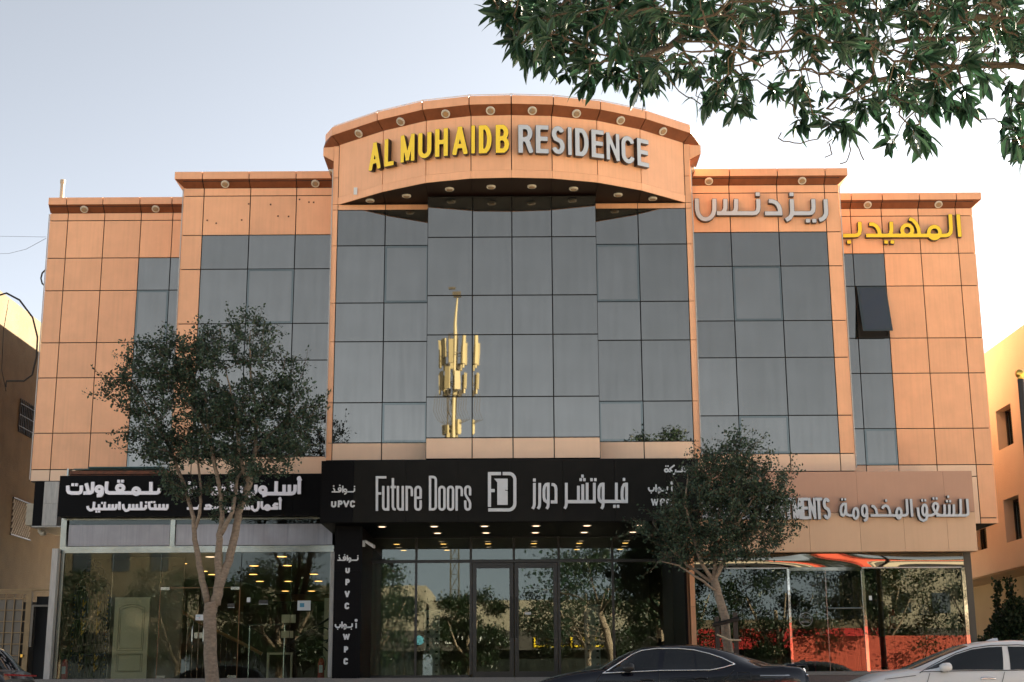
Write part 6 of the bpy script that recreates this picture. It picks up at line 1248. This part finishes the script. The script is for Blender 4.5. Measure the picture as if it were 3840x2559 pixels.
# leaf template: lance shaped, folded along the midrib and bending down
def leaf_template(bend, fold, side=0.):
    prof = [(0, .0), (.18, .12), (.42, .185), (.68, .145), (.88, .06), (1, 0)]; v = []; f = []
    for u, h in prof: z = -bend*u*u; v.append((u, side*u*u, z));
    for u, h in prof[1:-1]: z = -bend*u*u+fold*h; v.append((u, side*u*u+h, z)); v.append((u, side*u*u-h*.93, z))
    # indices: mid 0..5, sides 6+2k (plus) 7+2k (minus) for k 0..3
    for s in (0, 1):
        f.append((0, 1, 6+s)); 
        for k in range(3): f.append((1+k, 2+k, 6+2*(k+1)+s, 6+2*k+s))
        f.append((4, 5, 6+6+s))
    return np.array(v), f
TPL = [leaf_template(.15, .3), leaf_template(.38, .2), leaf_template(-.08, .45), leaf_template(.25, .25, .16), leaf_template(.5, .3, -.14)]
edge = [(1100, -40), (1150, 95), (1190, 150), (1240, 170), (1290, 190), (1320, 215), (1360, 200), (1400, 190), (1440, 205), (1475, 240), (1505, 205), (1530, 200), (1560, 130), (1590, 205), (1620, 262), (1665, 240), (1700, 272), (1730, 250), (1750, 225), (1780, 190), (1820, 250), (1850, 285), (1900, 310), (1935, 330), (1980, 270), (2040, 325), (2080, 330), (2130, 340), (2160, 250), (2200, 265), (2235, 275), (2262, 215), (2290, 190), (2330, 175), (2400, 180)]
leaves = []       # (position, direction, length, template)
tw = MB()
def rosette(c, ax, n, ln):
    ax = ax.normalized(); s = ax.orthogonal().normalized(); q = ax.cross(s); ph0 = R.uniform(0, 6.28)
    for k in range(n):
        a = ph0+k*2.4; op = R.uniform(.35, 1.25); d = ax*math.cos(op)+(s*math.cos(a)+q*math.sin(a))*math.sin(op); d.z -= .12
        leaves.append((c+ax*R.uniform(-.05, .02), d.normalized(), ln*R.uniform(.5, 1.2), R.randrange(5)))
def grow(tgt, n, ln, ax=None):
    global LN
    d2 = ((LN-np.array(tgt))**2).sum(1)+((LN[:, 1]-tgt.y)**2)*1.; j = int(np.argmin(d2)); src = Vector(LN[j]); path = jitter_path(src, tgt, 5, .05, .03)
    tw.tube(path, [.006, .005, .004, .0034, .0028, .0022], 4, cap=False); rosette(tgt, ax or ((tgt-src).normalized()+Vector((R.gauss(0, .4), R.gauss(0, .4), R.gauss(-.1, .35)))), n, ln)
    LN = np.vstack([LN, np.array([path[2], path[3], path[4]])])
    if R.random() < .75: rosette(path[-2], (tgt-src).normalized()+Vector((R.gauss(0, .7), R.gauss(0, .7), R.gauss(0, .5))), 4, ln*.9)
cnt = 0
while cnt < 470:
    x = R.uniform(1120, 2420); y = R.uniform(-60, 345); ey = float(np.interp(x, *zip(*edge)))
    if y > ey-25: continue
    # gaps of sky
    dens = .55+.45*math.sin(x*.021+1.2)*math.sin(y*.028+x*.007)
    if y > 60 and R.random() > .22+.78*max(0, dens)*(1.25-y/420): continue
    if 1560 < x < 1640 and y > 60 and R.random() < .55: continue
    Yd = R.uniform(5.2, 8.0) if x > 1500 else R.uniform(5.6, 7.4)
    grow(dd(x, y, Yd), R.choice((7, 8, 9, 10)), (.104 if x < 1700 else .088)*R.uniform(.7, 1.2)); cnt += 1
for x, y in ((1178, 78), (1195, 120), (1215, 140), (1235, 60), (1200, 30), (1300, 175), (1345, 205), (1390, 185), (1430, 190), (1470, 215), (1500, 190), (1415, 165), (1365, 175), (1275, 120), (1255, 150), (1560, 170), (1625, 240), (1640, 215), (1605, 180), (1690, 262), (1715, 240), (1780, 215), (1850, 262), (1840, 290), (1905, 300), (1945, 305), (1990, 255), (2045, 335), (2100, 318), (2125, 325), (2190, 250), (2215, 262), (2165, 225), (2150, 240), (2270, 190), (2320, 215), (2330, 240), (2318, 285), (2335, 310), (2348, 345), (2352, 370), (2325, 330)):
    grow(dd(x, y-8, R.uniform(5.8, 6.8)), 9, .112, Vector((R.uniform(-.5, .5), R.uniform(-.6, .2), -.7)))
for pts in ([(1905, 290), (1880, 320), (1840, 330), (1800, 325), (1788, 318), (1795, 305)], [(1660, 250), (1670, 215), (1662, 165), (1690, 120)], [(1905, 330), (1912, 355), (1895, 362)], [(1950, 320), (1955, 345), (1945, 372), (1930, 376)], [(1960, 320), (1975, 345), (1985, 368)], [(1505, 130), (1560, 210), (1610, 240)], [(2120, 190), (1990, 250), (1900, 330)], [(2353, 120), (2200, 180), (2060, 260)], [(2353, 150), (2180, 150), (2010, 190)]):
    P_ = [dd(x, y, 6.4) for x, y in pts]; tw.tube([p for a_, b_ in zip(P_, P_[1:]) for p in jitter_path(a_, b_, 3, .03)[:-1]]+[P_[-1]], .0032, 4, cap=False)
inframe = len(leaves)
for k in range(620):                                       # rest of the crown, above and beside the frame
    a = R.uniform(0, 6.28); q = R.random()**.5; p = Vector((3.6+3.6*q*math.cos(a), 5.2+3.4*q*math.sin(a), R.uniform(4.6, 8.6)))
    v = p-EYE; dpt = v.dot(FW)
    if dpt > 0 and abs(v.dot(UP2)/dpt*FPX) < 1300 and abs(v.dot(RT2)/dpt*FPX) < 2000: continue
    rosette(p, Vector((R.gauss(0, 1), R.gauss(0, 1), R.gauss(0, .6))), 8, .15)
part('twigs', tw, M['twig'], bt, kind='stuff')
def frame_of(d):
    z = Vector((0, 0, 1)); y = z.cross(d); y = y.normalized() if y.length > 1e-3 else Vector((0, 1, 0)); n = d.cross(y)
    ro = R.uniform(-.9, .9); y2 = y*math.cos(ro)+n*math.sin(ro); return d, y2, d.cross(y2)
vis = []
for i, (p, d, ln, tp) in enumerate(leaves[:inframe]):
    v = p-EYE; dpt = v.dot(FW); sx, sy = v.dot(RT2)/dpt*FPX, v.dot(UP2)/dpt*FPX
    if abs(sx) < 1915 and abs(sy) < 1275: vis.append((-ln/dpt, i))
vis.sort(); big = set(i for _, i in vis[:300]); TM = []
for tv, tf in TPL:
    me = bpy.data.meshes.new('leaf'); me.from_pydata(tv.tolist(), [], tf); me.materials.append(M['leafC']); me.polygons.foreach_set('use_smooth', [True]*len(me.polygons)); TM.append(me)
base = wloc(bt); V = []; F = []; off0 = 0
for i, (p, d, ln, tp) in enumerate(leaves):
    ex, ey, ez = frame_of(d)
    if i in big:
        o = bpy.data.objects.new('leaf', TM[tp]); link(o, bt); l = p-base
        o.matrix_local = Matrix(((ex.x*ln, ey.x*ln, ez.x*ln, l.x), (ex.y*ln, ey.y*ln, ez.y*ln, l.y), (ex.z*ln, ey.z*ln, ez.z*ln, l.z), (0, 0, 0, 1)))
    else:
        tv, tf = TPL[tp]; A = np.array([ex, ey, ez])*ln; V.append(tv@A+np.array(p-base)); F += [tuple(q+off0 for q in f) for f in tf]; off0 += len(tv)
me = bpy.data.meshes.new('crown'); me.from_pydata(np.concatenate(V).tolist(), [], F); me.materials.append(M['leafC']); me.polygons.foreach_set('use_smooth', [True]*len(me.polygons)); o = bpy.data.objects.new('crown', me); link(o, bt); o['kind'] = 'stuff'

# ------------------------------------------------------------------ across the street, behind the viewer: what the glass mirrors
M['cream'] = mat('cream_render', (.27, .24, .185), .9, var=.1); M['tanb'] = mat('tan_render', (.11, .09, .06), .9, var=.1); M['redsign'] = mat('red_sign', (.36, .008, .008), .5); M['redboard'] = mat('red_orange_hoarding', (.40, .05, .022), .6); M['dglass'] = glass_mirror('opposite_glass', (.2, .2, .2), .1)
def opp(x0, x1, z1, m, lab, sign=None, y=-24):
    t = thing('opposite_building', lab, 'building', ((x0+x1)/2, y-5, 0)); part('wall', MB().box(x0, x1, y-12, y, 3.4, z1), M[m], t)
    part('shopfront', MB().box(x0+.2, x1-.2, y-.6, y-.5, .15, 3.4), M['dglass'], t); part('fascia', MB().box(x0, x1, y+.02, y+.25, 3.3, 4.6), M[sign or 'dark_wall'], t)
    for k in range(int((x1-x0)/2.6)):
        for zz in np.arange(5.6, z1-1.6, 3.0): part('window', MB().box(x0+.8+k*2.6, x0+2.0+k*2.6, y+.01, y+.05, zz, zz+1.3), M['dglass'], t)
opp(-46, -22, 11, 'tanb', 'tan building across the street, far left in the reflections'); opp(-21.8, -6, 7.6, 'cream', 'low cream building across the street opposite the left shop')
opp(-5.8, 9.5, 6.6, 'cream', 'low cream building with a dark fascia across the street opposite the centre shop'); opp(9.7, 24, 5.2, 'tanb', 'low tan shop row with a red fascia across the street opposite the right shop', 'redsign'); opp(24.2, 50, 9, 'cream', 'cream building across the street, far right in the reflections')
hb = thing('red_hoarding', 'long red orange hoarding board across the street mirrored in the right shop', 'hoarding', (24, -12.5, 0))
for k in range(9): part('board_panel', MB().box(16+k*2.0, 17.98+k*2.0, -12.5, -12.42, .2, 3.7), M['redboard'], hb)
os_ = thing('opposite_shop_sign', 'white and yellow lettered sign across the street mirrored in the centre shop', 'sign', (-1, -23.7, 4))
x = -5.5
for k, ww in enumerate((.5, .9, .35, .7, .5, .35, .8)):
    part('letter', MB().tube([(x, -23.70, 4.2), (x+.1, -23.70, 3.8), (x+ww*.8, -23.70, 3.8), (x+ww, -23.70, 4.25)], .06, 5), M['paper'], os_); x += ww+.25
part('emblem', MB().lathe((-6.4, -23.70, 4.0), [(.3, 0), (.3, .06), (.2, .07)], Vector((0, 1, 0)), 20), M['blue'], os_)
for k in range(7): part('letter', MB().box(1.2+k*.8, 1.32+k*.8, -23.74, -23.66, 3.6, 4.15).box(1.2+k*.8, 1.85+k*.8, -23.735, -23.665, 3.6-.12, 3.6), M['yellow'], os_)
def opp_tree(x, y, h, r, seed):
    rs_ = np.random.default_rng(seed); t = thing('opposite_tree', OL.pop(0), 'tree', (x, y, 0), 'trees across the street')
    part('trunk', MB().tube([(x, y, 0), (x+.1, y, h*.3), (x-.1, y+.1, h*.62)], [.22, .17, .1], 8), M['bark'], t, smooth=True)
    for k in range(5):
        a = k*1.26+seed; part('limb', MB().tube([(x, y, h*.28+k*.2), (x+r*.35*math.cos(a), y+r*.35*math.sin(a), h*.5), (x+r*.6*math.cos(a), y+r*.6*math.sin(a), h*.72)], [.1, .07, .03], 6), M['bark'], t, smooth=True)
    pos = []
    for k in range(60):
        a = rs_.uniform(0, 6.28); q = rs_.random()**.5; z = rs_.uniform(h*.30, h*.97); rr_ = r*math.sqrt(max(.05, 1-((z-h*.58)/(h*.42))**2)); c = np.array((x+rr_*q*math.cos(a), y+rr_*q*math.sin(a), z)); pos.append(c+rs_.normal(size=(240, 3))*np.array((.34, .34, .24))*r/3.)
    pos = np.concatenate(pos); leaf_mesh('crown', pos, rs_.normal(size=pos.shape), .17*(.6+.8*rs_.random(len(pos))), .5, M['leafO'], t, kind='stuff'); return t
OT = ((-27, -13.5, 8, 3.6, 1), (-20, -13.8, 8, 3.6, 2), (-14, -13.5, 8.5, 3.6, 3), (-8.5, -13.8, 8.2, 3.3, 4), (-2.8, -14, 6.6, 2.6, 5), (4.2, -13.5, 9, 3.6, 6), (9.8, -13.8, 8.5, 3.4, 7), (6.9, 2.4, 13.2, 2.7, 8), (15.5, -14, 8.5, 3.6, 9), (21.5, -13.6, 9, 3.6, 10), (-11.5, 2, 6.8, 2.8, 11), (28, -14, 9, 3.6, 12))
OL = ['tree across the street, mirrored %s' % q for q in ('far beyond the left shop', 'at the left end of the left shop', 'behind the left shop display door', 'beside the left shop glass door', 'the low one behind the centre door', 'right of the centre doors', 'by the corner pillar', 'the tall one topping the lowest panes right of centre', 'left of the emblem door', 'right of the emblem door', 'the near low one on the median at the left', 'beyond the right shop corner')]
for a in OT: opp_tree(*a)
# telecom mast behind the viewer, mirrored in the tall centre glass
M['mast'] = mat('mast_sunlit_yellow', (.34, .29, .15), .6); M['mastd'] = mat('mast_dark', (.06, .05, .03), .6)  # yellow of the sunlight is put into the mast colour
tm = thing('telecom_mast', 'lattice telecom mast with panel antennas, mirrored in the tall centre glass', 'mast', (-2.6, -40, 0)); mx_, my_ = -4.75, -40
b = MB(); zz = np.arange(0, 27.6, 1.2)
for sx, sy in ((-.32, -.32), (.32, -.32), (.32, .32), (-.32, .32)): b.tube([(mx_+sx, my_+sy, 0), (mx_+sx, my_+sy, 27.5)], .045, 5)
for i in range(len(zz)-1):
    z0, z1 = zz[i], zz[i+1]
    for (ax, ay), (bx, by) in (((-.32, .32), (.32, .32)), ((.32, .32), (.32, -.32)), ((.32, -.32), (-.32, -.32)), ((-.32, -.32), (-.32, .32))):
        b.tube([(mx_+ax, my_+ay, z0), (mx_+bx, my_+by, z1)], .022, 4, cap=False); b.tube([(mx_+bx, my_+by, z0), (mx_+ax, my_+ay, z1)], .022, 4, cap=False); b.tube([(mx_+ax, my_+ay, z1), (mx_+bx, my_+by, z1)], .022, 4, cap=False)
part('lattice', b, M['mastd'], tm); part('pole', MB().tube([(mx_+.15, my_+.4, 16), (mx_+.15, my_+.4, 28.3), (mx_+.3, my_+.4, 30.5)], [.15, .12, .06], 8), M['mast'], tm)
part('beacon', MB().box(mx_+.0, mx_+.6, my_+.2, my_+.6, 30.5, 30.9).box(mx_-.3, mx_+.2, my_+.25, my_+.5, 31.15, 31.3), M['mastd'], tm)
rm = random.Random(4)
for tier, (zc, rad_, n, hh) in enumerate(((26.2, 1.0, 8, 2.1), (23.9, .95, 8, 1.7), (20.2, .6, 5, 1.1), (17.2, .6, 4, 1.9))):
    b = MB(); b.tube([(mx_+rad_*.8*math.cos(a), my_+rad_*.8*math.sin(a), zc-.2) for a in np.linspace(0, 6.283, 13)], .03, 4)
    for k in range(4): b.tube([(mx_, my_, zc-.2), (mx_+rad_*.8*math.cos(k*1.57+.4), my_+rad_*.8*math.sin(k*1.57+.4), zc-.2)], .03, 4)
    part('mounting_frame', b, M['mastd'], tm)
    for k in range(n):
        a = 6.283*k/n+rm.uniform(-.2, .2)+tier; px_, py_ = mx_+rad_*math.cos(a), my_+rad_*math.sin(a); wv = rm.uniform(.13, .24); hv = hh*rm.uniform(.6, 1.1); z0 = zc-hv/2+rm.uniform(-.2, .2)
        u, v = Vector((-math.sin(a), math.cos(a), 0)), Vector((math.cos(a), math.sin(a), 0)); c = Vector((px_, py_, z0)); q = [c-u*wv-v*.07, c+u*wv-v*.07, c+u*wv+v*.07, c-u*wv+v*.07]
        part('panel_antenna', MB().hexa(q, [p+Vector((0, 0, hv))+v*.06 for p in q]), M['mast'], tm)
        c2 = Vector((mx_+rad_*.62*math.cos(a), my_+rad_*.62*math.sin(a), zc-hh*.55)); part('radio_box', MB().box(c2.x-.12, c2.x+.12, c2.y-.1, c2.y+.1, c2.z-.25, c2.z+.2), M['mastd'] if k % 2 else M['mast'], tm)
for z, sx in ((16.2, -.55), (18.6, .6)): part('dish', MB().lathe((mx_+sx, my_+.5, z), [(.30, 0), (.28, .12), (.05, .2)], Vector((0, 1, 0)), 14), M['mast'], tm)
b = MB()
for k in range(14):
    x = mx_-1.3+k*.19; b.tube([(x, my_+.4, 22.8), (x-.1, my_+.4, 21.6), (x+.2, my_+.35, 20.9), (mx_-.2, my_+.33, 20.2)], .022, 4)
part('cables', b, M['mastd'], tm)
